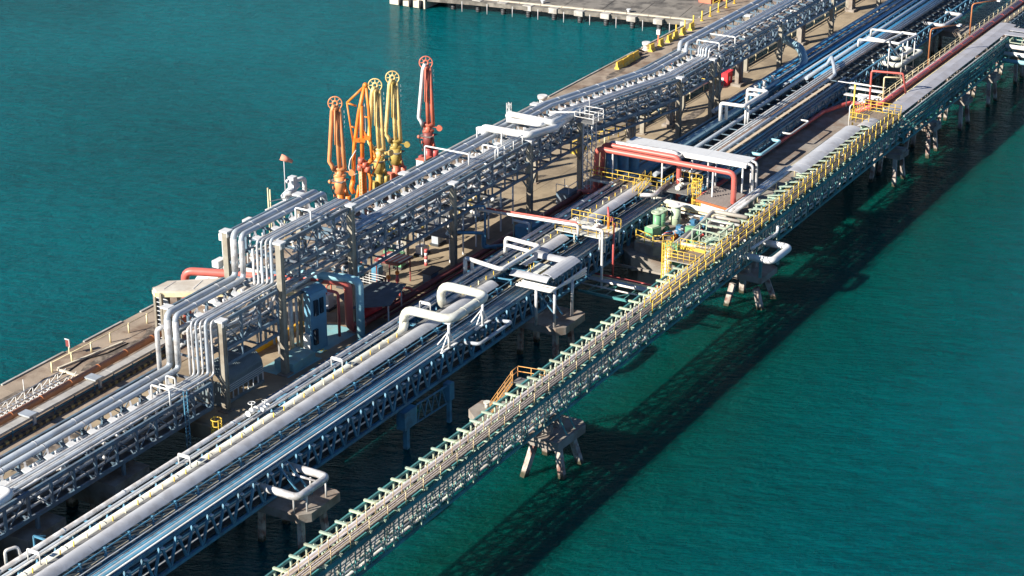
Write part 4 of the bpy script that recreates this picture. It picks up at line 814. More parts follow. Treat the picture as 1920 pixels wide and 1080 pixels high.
rack('raised rack section between the two sets of pipe risers', 134.6, 143.4, 3.0, tier=4.6)
rack('highest rack section, level with the curved pipes', 144.3, 156.6, 3.0, tier=4.6)
rack('mid height rack section behind the white canopy and red tank', 157.4, 176.7, 2.6, tier=4.1)
rack('mid height rack section behind the loading arms cabinet', 176.7, 194.3, 2.6, tier=4.1)
rack('mid height rack section under the large white pipe loops', 194.3, 207.4, 2.6, tier=4.1)
rack('sloping rack section beside the lattice tower', 207.4, 232.2, 2.6, tier=4.1)
rack('far rack section between the paired columns', 232.2, 267.3, 2.4)
rack('far rack section running out of the top of the picture', 267.3, 330, 2.4)
t = Thing('rack_shade_floor', 'dark plates added inside the low rack sections to shade the water', 'floor', (90, 113, 6.1))  # plates added in the low rack so its shadow covers the water
fpn = MB().box(0.02, 4.28, -3.0, 3.4, 0, 0.05).mesh('added_dark_plate', DARK)
for i in range(10): t.put('added_dark_plate', fpn, (89.6 + i * 4.3, 113.3, 6.0))
t = Thing('added_dark_floor', 'dark plates added under the far pipe bundle to darken its gaps', 'floor', (206, 99, 5.3))  # dark sheet added below the beams for the dark gaps between pipes
fpn = MB().box(0.02, 5.9, -3.6, 3.8, 0, 0.05).mesh('added_dark_plate', DARK)
for i in range(21): t.put('added_dark_plate', fpn, (206 + i * 5.95, 99.4, 5.45))
# columns
def col_pair(x, label, both=True, y0=None, top=None, w_=6.6, base=5.0, cw=0.62, gussets=True):
    z = (top or max(zA(x - 0.3), zA(x + 0.3))) + 0.15; y0 = y0 or 110.2 + yA(x)
    t = Thing('rack_column_frame', label, 'column', (x, y0, base))
    for y in ((y0, y0 + w_) if both else (y0,)):
        t.part('column', MB().box(x - cw / 2 + 0.09, x + cw / 2 - 0.09, y - cw * 0.42, y + cw * 0.42, base, z).box(x - cw / 2, x - cw / 2 + 0.1, y - cw / 2, y + cw / 2, base, z).box(x + cw / 2 - 0.1, x + cw / 2, y - cw / 2, y + cw / 2, base, z), COLM)
        t.part('cap_plate', MB().box(x - cw * 0.8, x + cw * 0.8, y - cw * 0.8, y + cw * 0.8, z, z + 0.18), LBOX)
        for k in range(5): t.member('cap_rib', (x - cw * 0.55 + k * cw * 0.27, y - cw * 0.6, z - 0.5), (x - cw * 0.55 + k * cw * 0.27, y - cw * 0.6, z), 0.05, 0.05, LBOX)
        t.part('base_plate', MB().box(x - 0.6, x + 0.6, y - 0.6, y + 0.6, base, base + 0.12), CAPC)
        if gussets:
            for s_ in (-1, 1): t.member('knee_brace', (x + s_ * 0.2, y, z - 6.2), (x + s_ * 2.0, y, z - 4.2), 0.16, 0.16, COLM)
    if both: t.member('tie', (x, y0, z - 3.2), (x, y0 + w_, z - 3.2), 0.24, 0.3, FRAME)
    return t
cl = {134.5: 'tan column pair at the foot of the first pipe risers', 144.2: 'tan column pair at the second pipe risers', 156.6: 'column pair at the far end of the highest rack section', 176.8: 'column pair behind the striped barrier in mid rack', 194.4: 'column pair below the large white pipe loops', 207.3: 'column pair beside the lattice tower', 232.2: 'column pair right of the lattice tower where the rack bends', 242.8: 'first of the close set double columns by the red cabinet', 245.0: 'second of the close set double columns by the red cabinet', 267.3: 'column pair next to the curved blue pipe', 288.4: 'column pair near the top of the picture', 310: 'farthest column pair at the top edge'}
for x, l in cl.items(): col_pair(x, l, w_=6.6 if x < 220 else 5.4, gussets=157 < x)
for x, b in ((98, 1.0), (108, 1.0), (119.3, 1.0)):
    t = Thing('trestle', {98: 'concrete trestle in the bottom left corner under the low rack', 108: 'concrete trestle beside the shaded landing under the low rack', 119.3: 'massive concrete block under the low rack'}[x], 'pier', (x, 113, 0))
    t.part('cap', MB().box(x - 2.2, x + 2.6, 109.4, 118, 2.4, 5.0), CAPC)
    for y in (110.5, 114, 117): t.member('pile', (x, y, 2.5), (x, y, -1.5), 0.8, 0.8, PILE)
    for y in (110.2, 116.8): t.member('post', (x, y, 5.0), (x, y, 6.2), 0.3, 0.3, FRAME)
# sets of posts standing under the low section over water
t = Thing('access_ladder', 'thin blue ladder frame rising beside the low rack', 'ladder', (127, 109.6, 4))
for s_ in (-0.25, 0.25): t.member('stile', (127.4 + s_, 109.2, 3), (127.4 + s_, 109.2, 10.4), 0.09, 0.09, BLUES)
for k in range(20): t.member('rung', (127.15, 109.2, 3.3 + k * 0.35), (127.65, 109.2, 3.3 + k * 0.35), 0.05, 0.05, BLUES)
t.part('gantry', MB().tube([(127.4, 109.2, 10.4), (127.0, 111.9, 10.6), (127.0, 111.9, 9.6)], 0.06, 6, 0.1), WHITE)
t = Thing('ladder_cage', 'small bright yellow ladder cage beside the cream pipe at the lower left', 'ladder', (129.6, 107.7, 4))
for k in range(6):
    an = math.pi * 2 * k / 6; t.member('cage_bar', (129.7 + math.cos(an) * 0.5, 107.6 + math.sin(an) * 0.5, 4.0), (129.7 + math.cos(an) * 0.5, 107.6 + math.sin(an) * 0.5, 6.9), 0.07, 0.07, YEL)
for k in range(5): t.part('cage_hoop', MB().torus((129.7, 107.6, 4.4 + k * 0.6), (0, 0, 1), 0.5, 0.05, 12, 4), YEL)

# pipes on the rack
def pathA(y, dz, x0=84, x1=340, riser=(132.6, 143.4), lift=1.3, end=None, hi=True, rx=0.0):
    zb = [8.8, 14.4, 19.1, 15.3]
    P = [(x0, y, zb[0] + dz), (riser[0] + rx, y, zb[0] + dz), (riser[0] + rx, y, zb[1] + dz), (riser[1] + rx, y, zb[1] + dz), (riser[1] + rx, y, zb[2] + dz), (157.6, y, zb[2] + dz), (158.2, y, zb[3] + dz), (207, y, zb[3] + dz), (232, y - 1.9, 13.6 + dz), (242.6, y - 1.9, 13.6 + dz)]
    if lift: P += [(242.6, y - 1.9, 13.6 + dz + lift)]
    return P + [(x1, y - 2.1, 13.4 + dz + lift)]
fat = [(115.25, 0.32, 'fattest outer pipe of the quay rack, climbing the risers'), (114.25, 0.28, 'second fat pipe of the quay rack, just inside the outer one')]
for y, r, l in fat:
    pipe(l, pathA(y, 0.25 + r), r, BGRY if y > 0 else SILV, n=14, bands=5.5, band_m=SILV)
# risers have bright jackets
for y, r, l in fat:
    for z0, z1, x in ((9.9, 14.2, 132.6), (15.6, 18.9, 143.4)):
        single('riser_jacket', MB().tube([(x, y, z0), (x, y, z1 + 0.2)], r + 0.03, 14), SILV, ('bright jacket on the %s riser of the %s fat pipe of the quay rack' % ('lower' if x < 140 else 'upper', 'outer' if y > 115 else 'second')), 'pipe jacket')
thin = [(112.35, 0.11, SILV, 'thin silver line farthest from the roadway among the thin pipes of the quay rack'), (112.0, 0.12, BGRY, 'thin blue grey pipe in the middle of the quay rack'), (111.65, 0.11, SILV, 'thin silver pipe between the blue grey one and the pale one on the quay rack'), (111.2, 0.17, BGRY, 'medium pale blue grey pipe on the roadway side of the quay rack'), (110.75, 0.1, SILV, 'thin silver pipe nearest the front chord of the quay rack')]
for k, (y, r, m_, l) in enumerate(thin): pipe(l, pathA(y, 0.2 + r, rx=0.25 * k), r, m_, n=8, bend=0.5)
pipe('short silver pipe that joins only the lower risers of the quay rack', [(132.2, 116.3, 5.2), (132.2, 116.3, 13.2), (132.6, 115.6, 13.6)], 0.25, SILV, bend=0.5)
for k in range(6):
    pipe('%s of the slim riser pipes between the two fat risers and the near column' % ('first', 'second', 'third', 'fourth', 'fifth', 'sixth')[k], [(133.2 + k * 0.12, 113.3 - k * 0.42, 5.0 + (k % 2)), (133.2 + k * 0.12, 113.3 - k * 0.42, 13.8 - 0.5 * (k % 3)), (138 + k, 113.3 - k * 0.42, 13.8 - 0.5 * (k % 3) - 1.2)], (0.15, 0.12, 0.17, 0.1, 0.14, 0.12)[k], SILV, bend=0.5)
for k in range(5):
    pipe('%s of the slim riser pipes at the upper riser set' % ('first', 'second', 'third', 'fourth', 'fifth')[k], [(143.9 + k * 0.1, 113.3 - k * 0.45, 8.0 + (k % 2)), (143.9 + k * 0.1, 113.3 - k * 0.45, 18.2 - 0.4 * (k % 3))], (0.14, 0.12, 0.16, 0.1, 0.13)[k], SILV)
# lower tier pipes
ta = [('lower tier pipes of the quay rack', 116.2, 0.22, BGRY, -2.5), ('', 115.3, 0.14, SILV, -2.5), ('', 114.4, 0.2, SILV, -2.5), ('', 113.3, 0.12, WHITE, -2.4), ('', 112.4, 0.18, BGRY, -2.4), ('', 111.3, 0.14, SILV, -2.4), ('', 115.8, 0.18, SILV, -4.0), ('', 114.6, 0.2, BGRY, -4.0), ('', 113.2, 0.14, SILV, -4.0), ('', 112.0, 0.2, FRAME, -4.0)]
for k, (_, y, r, m_, dz) in enumerate(ta):
    nm = ('farthest', 'second', 'third', 'fourth', 'fifth', 'nearest')[k % 6] if k < 6 else ('farthest', 'second', 'third', 'nearest')[k - 6]
    lv = 'middle tier' if k < 6 else 'lowest tier'
    if k < 6: pipe('%s pipe on the %s of the low rack at the bottom left' % (nm, lv), [(84, y, 8.8 + dz + r), (132, y, 8.8 + dz + r)], r, m_)
    pipe('%s pipe on the %s inside the raised rack sections' % (nm, lv), [(134.8, y, 14.4 + dz + r), (143.3, y, 14.4 + dz + r), (144.5, y, 15.6 + dz), (156.8, y, 15.6 + dz)], r, m_)
    pipe('%s pipe on the %s inside the long mid rack' % (nm, lv), [(157.6, y, 15.3 + dz + r), (207, y, 15.3 + dz + r), (232, y - 1.9, 13.6 + dz + r)] + ([(330, y - 2.4, 13.4 + dz + r)] if k < 6 else []), r, m_)
# small valves and elbows on the tiers: copies of one little valve
vp = Thing('small_valve', 'small silver valve among the pipes inside the quay rack', 'valve', (0, 0, 0), 'small silver valves inside the quay rack')
vp.part('body', MB().sphere((0, 0, 0.12), 0.2, n=8, k=5).tube([(-0.45, 0, 0.05), (0.45, 0, 0.05)], 0.13, 6), SILV)
vp.part('bonnet', MB().cyl((0, 0, 0.2), 0.08, 0.5, 6), WHITE); vp.part('handwheel', MB().torus((0, 0, 0.62), (0.3, 0, 1), 0.2, 0.035, 10, 4), WHITE)
spots = []
for k in range(95):
    x = random.uniform(158, 240); y = random.uniform(110.7, 116.2) + yA(x); dz = random.choice((-2.3, -2.3, -3.8)); spots.append((x, y, zA(x) + dz + 0.25))
for k in range(26): spots.append((random.uniform(245, 300), random.uniform(108.8, 113.2), 13.4 - 2.1))
for k in range(30): x = random.uniform(94, 131); spots.append((x, random.uniform(110.8, 115.8), 6.7))
for k in range(20): x = random.uniform(136, 156); spots.append((x, random.uniform(110.8, 115.8), zA(x) - 2.2 - 0.8))
for i, p in enumerate(spots):
    o = vp.o if i == 0 else copy_tree(vp.o)
    sec = 'low rack at bottom left' if p[0] < 132 else 'raised rack by the pipe risers' if p[0] < 157 else 'mid rack by the striped roof' if p[0] < 180 else 'mid rack below the loading arm cabinet' if p[0] < 207 else 'sloping rack by the lattice tower' if p[0] < 243 else 'far rack near the top edge'
    o['label'] = 'small silver valve %s of the %s' % ('on the middle tier' if zA(p[0]) - p[2] < 2.6 else 'on the lowest tier', sec)
    o.location = p; o.rotation_euler = (random.choice((0, 0, 1.2)), random.uniform(-.4, .4), random.uniform(0, 6.28))
# small hoops over the thin pipes
for k, (x, y0, y1, zt, l) in enumerate(((126.6, 112.6, 110.4, 1.5, 'white hoop over the thin pipes just left of the first risers'), (129.7, 113.4, 112.3, 1.0, 'small white hoop beside the fat pipes left of the first risers'), (150.6, 112.8, 110.9, 1.2, 'white hoop over the thin pipes on the highest rack section'), (182.6, 117.6, 111.6, 1.5, 'wide white hoop reaching over the fat pipes beside the grey arm cabinet'), (187.4, 112.6, 110.5, 1.1, 'small white hoop over the thin pipes right of the wide one'), (190.6, 115.3, 111.9, 1.9, 'white square hoop in front of the large white loops'), (244.6, 111.6, 108.2, 1.9, 'white hoop over the rack at the double columns'), (249.6, 112.0, 108.0, 1.6, 'white hoop over the far rack just beyond the double columns'))):
    z = zA(x) + 0.2; t = Thing('pipe_hoop', l, 'pipe', (x, y0, z))
    t.part('hoop', MB().tube([(x, y0, z - 0.4), (x, y0, z + zt), (x, y1, z + zt), (x, y1, z - 0.2)], 0.1, 7, 0.2), WHITE)
# large white loops on the rack
pipe('nearer large white pipe loop lying across the quay rack', [(193.0, 115.6, 15.6), (193.0, 115.9, 16.6), (193.6, 110.0, 16.4), (199.0, 109.4, 15.9), (207, 110.6, 15.7)], 0.45, WHITE, bend=0.9, n=16)
pipe('farther large white pipe loop lying across the quay rack', [(198.4, 114.6, 15.7), (198.4, 115.9, 16.9), (198.8, 109.7, 16.6), (203.5, 109.9, 16.0)], 0.38, WHITE, bend=0.8, n=16)
pipe('inner white pipe of the farther large loop on the quay rack', [(198.9, 114.9, 15.7), (197.3, 115.1, 16.5), (197.6, 110.6, 16.5), (200, 110.6, 16.1)], 0.3, WHITE, bend=0.6, n=14)
pipe('fat white pipe loop cut by the left edge of the picture', [(98, 111.9, 9.9), (104.9, 112.3, 9.9), (105.2, 109.9, 9.9), (96, 109.3, 9.7)], 0.4, WHITE, bend=0.8, n=14)
railing('low white rail on top of the rack in front of the large loops', [(186.2, 110.2, 15.5), (192.6, 110.2, 15.5)], WHITE, 1.2, 2.0, (1.0,), 0.07)
pipe('blue elbow pipe hanging down from the mid rack to the deck', [(178.6, 111.4, 11.6), (181.8, 109.0, 11.4), (181.8, 109.0, 6.6), (183, 108.2, 5.8)], 0.14, BLUEP, bend=0.35)
pipe('second blue elbow pipe hanging down beside the first', [(181.2, 112.0, 12.6), (182.6, 110.4, 12.4), (182.6, 110.4, 10.9)], 0.12, BLUEP, bend=0.35)
pipe('dull teal elbow pipe dropping from the mid rack to the low pipes', [(176.4, 110.6, 9.6), (180, 108.2, 8.8), (180, 108.2, 7.0), (183.5, 106.3, 6.6)], 0.2, BLUES, bend=0.4)
pipe('curled white drain pipe standing on the low blue pipes', [(185.8, 107.5, 8.6), (186.2, 105.6, 8.4), (186.2, 105.6, 7.2), (187.4, 104.6, 6.6)], 0.16, WHITE, bend=0.3)
# boxes of light things on the tier (cable trays and platforms seen through the rack)
t = Thing('service_platform', 'cluttered grey service platform hanging below the mid rack', 'platform', (190, 113, 8.2))
t.part('deck', MB().box(178, 193, 111.6, 116.4, 8.0, 8.1), GGRAT)
for i in range(6): t.member('post', (178.4 + i * 2.9, 111.7, 5), (178.4 + i * 2.9, 111.7, 11.2), 0.16, 0.16, LBOX)
for i in range(26): t.put('fitting', random.choice(mg[2:4]), (178.5 + random.random() * 14, 112 + random.random() * 4, 8.3))

for (x0, x1, l) in ((160, 176, 'cluttered service platform of small fittings behind the striped roof'), (195.5, 206.5, 'cluttered service platform of small fittings left of the lattice tower')):
    t = Thing('service_platform', l, 'platform', (x0, 113, 10.4))
    t.part('deck', MB().box(x0, x1, 112.6, 116.6, 10.75, 10.82), GGRAT)
    for i in range(int((x1 - x0) * 3.4)):
        t.put('fitting', random.choice(mg[1:4] + [STUB, STUB, GUS]), (random.uniform(x0, x1), random.uniform(110.8, 116.4), random.uniform(10.9, 12.6)), (random.uniform(-1, 1), random.uniform(-1, 1), random.uniform(0, 6)))
    for i in range(int((x1 - x0) / 2)): t.member('hanger', (x0 + 1 + i * 2, 112.7, 10.8), (x0 + 1 + i * 2, 112.7, 12.6), 0.08, 0.08, LBOX)
# stacked stores and machinery seen through the rack on the roadway
for k in range(16):
    x = 161 + (k % 8) * 4.4 + random.uniform(-1, 1); y = 115.8 + (k // 8) * 2.4 + random.uniform(-.5, .5)
    t = Thing('equipment_skid', '%s skid under the mid rack, %s in the %s row' % (('white', 'grey', 'blue grey', 'green')[k % 4] + (' large', ' small', '', ' flat')[(k // 4) % 4], ('leftmost', 'second from left', 'third from left', 'fourth from left', 'fourth from right', 'third from right', 'second from right', 'rightmost')[k % 8], ('inner', 'outer')[k // 8]), 'machine', (x, y, 5))
    m_ = (LBOX, BGRY, BLUES, PUMPG)[k % 4]; h_ = (1.6, 0.9, 1.3, 0.6)[(k // 4) % 4]
    t.part('frame', MB().box(x - 0.9, x + 0.9, y - 0.6, y + 0.6, 5.0, 5.25), DARK); t.part('body', MB().box(x - 0.7, x + 0.3, y - 0.45, y + 0.45, 5.25, 5.25 + h_), m_)
    t.part('vessel', MB().tube([(x + 0.5, y - 0.5, 5.7), (x + 0.5, y + 0.5, 5.7)], 0.35, 10), SILV); t.part('pipe', MB().tube([(x - 0.4, y, 5.2 + h_), (x - 0.4, y, 6.2 + h_), (x + 0.5, y, 6.2 + h_), (x + 0.5, y, 6.0)], 0.09, 6, 0.2), (SALM if k % 5 == 0 else SILV))
# =================================================================== LATTICE TOWER
def lattice(name, label, cat, x, y, z0, z1, wd, m, bay=0.9, th=0.07):
    t = Thing(name, label, cat, (x, y, z0)); h = wd / 2; n = max(2, int(round((z1 - z0) / bay))); c = [(-h, -h), (h, -h), (h, h), (-h, h)]
    for a, b in c: t.member('leg', (x + a, y + b, z0), (x + a, y + b, z1), th * 1.4, th * 1.4, m)
    for i in range(n):
        za, zb = z0 + (z1 - z0) * i / n, z0 + (z1 - z0) * (i + 1) / n
        for k in range(4):
            p, q = c[k], c[(k + 1) % 4]
            if i % 2: p, q = q, p
            t.member('lacing', (x + p[0], y + p[1], za), (x + q[0], y + q[1], zb), th, th, m)
    return t
t = lattice('lattice_tower', 'slim grey lattice tower with a railed top standing in front of the rack', 'tower', 205.8, 108.1, 5.0, 15.2, 1.2, LBOX)
t.part('platform', MB().box(204.3, 207.2, 106.8, 109.6, 15.2, 15.3), GGRAT)
for (x, y) in ((204.4, 106.9), (207.1, 106.9), (207.1, 109.5), (204.4, 109.5), (205.8, 106.9), (205.8, 109.5)): t.member('post', (x, y, 15.3), (x, y, 16.5), 0.07, 0.07, WHITE)
for z in (15.9, 16.5):
    for a, b in (((204.4, 106.9), (207.1, 106.9)), ((207.1, 106.9), (207.1, 109.5)), ((207.1, 109.5), (204.4, 109.5)), ((204.4, 109.5), (204.4, 106.9))): t.member('rail', (a[0], a[1], z), (b[0], b[1], z), 0.07, 0.07, WHITE)
t.member('boom', (204.6, 109.4, 16.4), (203.2, 112.4, 16.3), 0.2, 0.16, WHITE); t.member('rod', (205.8, 108.2, 15.3), (205.8, 108.2, 18.2), 0.05, 0.05, WHITE)
lattice('lattice_mast', 'small grey lattice post on the very edge of the quay', 'mast', 228.6, 133.0, 5.0, 7.4, 0.5, LBOX, 0.5, 0.05)
t = Thing('tower_foot_hut', 'dark railed box at the foot of the lattice tower', 'cabinet', (203.6, 109.6, 5))
t.part('box', MB().box(201.8, 204.0, 108.8, 110.6, 5.0, 6.5), FRAME)
for (x, y) in ((201.8, 108.8), (204.0, 108.8), (204.0, 110.6), (201.8, 110.6)): t.member('post', (x, y, 6.5), (x, y, 7.6), 0.07, 0.07, LBOX)
t.member('rail', (201.8, 108.8, 7.6), (204.0, 108.8, 7.6), 0.07, 0.07, LBOX); t.member('rail', (201.8, 110.6, 7.6), (201.8, 108.8, 7.6), 0.07, 0.07, LBOX)

# =================================================================== RED + SILVER PORTALS
pipe('outer red pipe portal crossing from the roadway to the pump deck', [(205, 109.2, 5.8), (205, 106.8, 6.2), (205, 106.6, 12), (205, 88.0, 12), (205, 88.0, 5.2)], 0.34, SALP, bend=0.8, n=14)
pipe('inner red pipe portal that comes down before the outer one', [(207, 109.2, 5.8), (207, 107.0, 6.2), (206.9, 106.7, 12), (206.9, 96.2, 12), (206.9, 96.2, 5.2)], 0.32, SALP, bend=0.8, n=14)
t = Thing('silver_duct', 'wide silver duct bridge running beside the red pipe portal', 'duct', (210, 96, 12))
for k in range(6): t.part('duct_panel', MB().box(208.6, 211.2, 88.0 + k * 2.75, 90.73 + k * 2.75, 11.95, 12.15), LBOX)
t.part('side_tray', MB().box(207.7, 208.5, 96.5, 104.6, 11.8, 11.95), SILV)
t.part('edge_beam', MB().beam((208.5, 88, 11.75), (208.5, 104.6, 11.75), 0.12, 0.35), WHITE)
for k in range(2): t.part('bend', MB().tube([(208.9 + k * 1.2, 90, 12.0), (208.9 + k * 1.2, 87.3, 12.0), (208.9 + k * 1.2, 87.2, 5.2)], 0.17, 8, 0.5), SILV)
for (x, y) in ((208.9, 88.6), (208.9, 93.2), (209.4, 95.6), (211, 88.4), (210.8, 93)): t.member('leg', (x, y, 5), (x, y, 11.9), 0.26, 0.26, SILV, True)
pipe('silver pipe lying between the inner red portal and the silver duct', [(208.0, 107.2, 6.0), (208.0, 106.3, 12.0), (208.0, 97, 12.15), (208.0, 96.6, 9)], 0.3, SILV, bend=0.7)
for k, (x, y) in enumerate(((207.6, 105.9), (209.4, 105.2), (211.2, 104.6))):
    single('dark_vessel', MB().cyl((x, y, 5.0), 0.75, 6.0, 16).sphere((x, y, 11.0), 0.75, 0.35, 16), BLUES, ('blue grey upright vessel nearest the red portal', 'middle blue grey upright vessel under the silver duct', 'farthest blue grey upright vessel under the silver duct')[k], 'tank')
t = Thing('duct_post', 'white post holding the outer red portal over the pump deck', 'post', (205, 98, 5))
for y in (104.4, 97.6, 90.8): t.member('post', (205, y, 5.0), (205, y, 11.7), 0.22, 0.22, WHITE, True)

# yellow crosswalk under the portals
t = Thing('crosswalk', 'cream edged crosswalk over the blue bridge below the red portal', 'walkway', (204, 102, 8.2))
t.part('deck', MB().box(203.3, 204.7, 97.4, 106.6, 8.5, 8.6), GGRAT); t.part('edge_beam', MB().beam((203.25, 97.3, 8.45), (203.25, 106.7, 8.45), 0.14, 0.3), CREAM); t.part('far_beam', MB().beam((204.75, 97.3, 8.45), (204.75, 106.7, 8.45), 0.14, 0.3), CREAM)
railing('near yellow handrail of the crosswalk below the red portal', [(203.3, 106.6, 8.6), (203.3, 97.4, 8.6)], YEL, 1.15, 1.5, (1, 0.5), 0.045)
railing('far yellow handrail of the crosswalk below the red portal', [(204.7, 106.6, 8.6), (204.7, 97.4, 8.6)], YEL, 1.15, 1.5, (1, 0.5), 0.045)
stair('yellow stair from the crosswalk down to the grey cover', (199.8, 98.6, 8.9), (203.2, 98.6, 10.0), 0.8, YEL, YEL)
t = Thing('valve_platform', 'square yellow railed valve platform right of the crosswalk', 'platform', (205, 95, 8.6))
t.part('deck', MB().box(203.6, 207.8, 93.4, 96.9, 8.6, 8.7), GGRAT)
railing('yellow railing around the square valve platform right of the crosswalk', [(203.6, 96.9, 8.7), (207.8, 96.9, 8.7), (207.8, 93.4, 8.7), (203.6, 93.4, 8.7)], YEL, 1.25, 1.0, (1, 0.5), 0.045)
t = Thing('ladder_cage', 'yellow caged ladder on the corner of the square valve platform', 'ladder', (206.9, 93.3, 5))
for k in range(7):
    an = math.pi * 2 * k / 7; t.member('cage_bar', (204.6 + math.cos(an) * 0.55, 92.7 + math.sin(an) * 0.55, 6.2), (204.6 + math.cos(an) * 0.55, 92.7 + math.sin(an) * 0.55, 10.6), 0.06, 0.06, YEL)
for k in range(6): t.part('cage_hoop', MB().torus((204.6, 92.7, 6.4 + k * 0.8), (0, 0, 1), 0.56, 0.05, 14, 4), YEL)
valve_mesh_thing('pale valve standing on the square yellow valve platform', (205.2, 95.2, 8.7), CREAM, 1.1)
pipe('white elbow pipe coming down off the square valve platform', [(206.0, 97.2, 9.0), (201.0, 96.6, 8.9), (200.2, 98.2, 8.9)], 0.26, SILV, bend=0.6)

# =================================================================== FAR PIPE BUNDLES
pipe('very large teal grey pipe in the far bundle, ending in the tall curved bend', [(206.5, 104.0, 7.2), (263.0, 103.7, 7.2), (266.8, 104.0, 8.2), (268.2, 105.4, 9.6), (271.6, 109.6, 9.7)], 0.62, BLUEP if False else mat('pale_blue_grey_pipe', (0.22, 0.35, 0.42), 0.42, var=0.08), bend=2.0, n=18, bands=9, band_m=BLUES)
fb = [(101.0, 8.0, 0.3, BGRY, 210, 262, 'blue grey pipe with a drop end in the far bundle'), (99.2, 7.6, 0.16, BLUES, 210, 330, 'dull blue pipe in shade in the middle of the far bundle'), (98.6, 8.5, 0.12, SILV, 211.5, 330, 'first of the close set thin silver pipes in the far bundle'), (98.15, 8.5, 0.14, BGRY, 211.5, 330, 'blue grey pipe among the thin ones of the far bundle'), (97.75, 8.5, 0.1, SILV, 211.5, 330, 'second of the close set thin silver pipes in the far bundle'), (97.4, 8.5, 0.1, mat('brown_pipe', (0.25, 0.17, 0.13), 0.5), 211.5, 330, 'thin brown pipe among the silver ones of the far bundle'), (96.8, 8.6, 0.25, BGRY, 211.5, 258, 'medium blue grey pipe on the water side of the far bundle')]
for y, z, r, m_, a, b, l in fb: pipe(l, [(a, y, z), (b, y, z)], r, m_)
pipe('bent grey pipe end rising above the far bundle', [(258, 96.8, 8.6), (260.5, 96.8, 8.7), (262.0, 97.6, 9.6), (266.2, 99.6, 9.6), (266.2, 100.2, 8.4)], 0.27, BGRY, bend=0.6)
for k, (z, r_) in enumerate(((5.9, 0.22), (6.45, 0.16), (6.95, 0.22), (7.5, 0.18), (8.0, 0.2))):
    pipe('%s of the stacked pipes on the side of the far truss facing the pump platform' % ('lowest', 'second', 'middle', 'fourth', 'topmost')[k], [(212, 95.75, z), (262, 95.75, z)], r_, (BLUEP, BGRY, BLUES, FRAME, BLUEP)[k])
t = Thing('tray_walkway', 'pale peach topped cable tray along the water side of the far bundle', 'walkway', (211, 95.9, 8.5))
me = MB().box(0.01, 2.96, 0, 0.45, 0, 0.08).mesh('tray_lid', mat('peach_tray', (0.60, 0.48, 0.34), 0.7, var=0.1))
for i in range(15): t.put('tray_lid', me, (211.5 + i * 3, 95.75, 8.5))
for i, (a, b) in enumerate(((205.5, 232), (232, 258), (258, 288), (288, 330))):
    truss_span('bridge_truss', ('blue truss span at the back of the pump platform, nearest section', 'blue truss span at the back of the pump platform, far section', 'blue truss span beyond the pump platform over dark water', 'blue truss span running off the top right of the picture')[i], 'bridge', a, b, 2.6, 95.4, 103.2, 5.2, 7.3, BLUES, BLUES, FRAME, 0.26, 0.12, diag='V')
for k in range(14):
    y = 105.8 - k * 0.6; z = 7.9 + (k % 2) * 0.25; x0 = 245 if k > 2 else 238
    pipe('%s of the blue pipes fanning out to the top right' % ('first', 'second', 'third', 'fourth', 'fifth', 'sixth', 'seventh', 'eighth', 'ninth', 'tenth', 'eleventh', 'twelfth', 'thirteenth', 'fourteenth')[k], [(x0 + k * 1.5, y, z), (335, y, z)], (0.3, 0.16, 0.2, 0.12, 0.26, 0.16, 0.2, 0.12, 0.22)[k % 9], mat('deep_blue_pipe', (0.05, 0.24, 0.44), 0.4, var=0.12) if k % 3 else BGRY)
for k in range(7):
    y = 108.1 - k * 0.55 ; pipe('%s low blue pipe on the ground beside the dark red pipe' % ('first', 'second', 'third', 'fourth', 'fifth', 'sixth', 'seventh')[k], [(138, y if k else 107.9, 5.3 - k * 0.05), (206, y - 0.9, 5.9 - k * 0.05), (262, y - 1.6, 6.2)], (0.2, 0.14, 0.26, 0.16, 0.2, 0.14, 0.18)[k], BLUEP if k % 2 == 0 else BLUES)
t = Thing('sleeper_row', 'row of blue sleepers under the low blue pipes between roadway and blue bridge', 'support frame', (140, 106, 4.5))
for i in range(44): t.member('sleeper', (139 + i * 4.4, 107.2, 4.75), (139 + i * 4.4, 103.6, 4.75), 0.3, 0.3, BLUES)
for i in range(30): t.member('pile', (141 + i * 6.2, 105.2, 4.6), (141 + i * 6.2, 105.2, -1.5), 0.5, 0.5, PILE)
# loops on the far bundle
pipe('outer white pipe loop standing on the far bundle', [(232.6, 102.3, 8.6), (232.6, 102.3, 11.1), (232.8, 99.0, 11.1), (240.6, 98.9, 11.1), (240.4, 101.8, 11.1), (240.4, 101.8, 8.6)], 0.24, WHITE, bend=0.4)
pipe('inner white pipe loop standing on the far bundle', [(233.6, 101.9, 8.6), (233.6, 101.9, 10.7), (233.8, 99.7, 10.7), (239.6, 99.6, 10.7), (239.4, 101.4, 10.7), (239.4, 101.4, 8.6)], 0.2, WHITE, bend=0.4)
for k in range(2): single('support_column', MB().tube([(233.9 + k * 0.9, 99.2, 8.2), (233.9 + k * 0.9, 99.2, 10.9)], 0.16, 8), WHITE, ('left white leg below the loops on the far bundle', 'right white leg below the loops on the far bundle')[k], 'post')
for k, (x, y, ex) in enumerate(((250.5, 103.2, 4), (244, 102.0, 3.4))):
    t = Thing('pump_skid', ('cluttered blue valve skid under the tall curved bend', 'cluttered blue valve skid left of the tall curved bend')[k], 'machine', (x, y, 8))
    t.part('header', MB().tube([(x - ex, y, 8.3), (x + ex, y, 8.3)], 0.4, 12), BLUEP)
    for j in range(5):
        t.part('bonnet', MB().cyl((x - ex + 0.8 + j * 1.5, y + 0.3, 8.6), 0.22, 0.9, 8).cyl((x - ex + 0.8 + j * 1.5, y + 0.3, 9.4), 0.34, 0.1, 10), BLUEP if j % 2 else SILV)
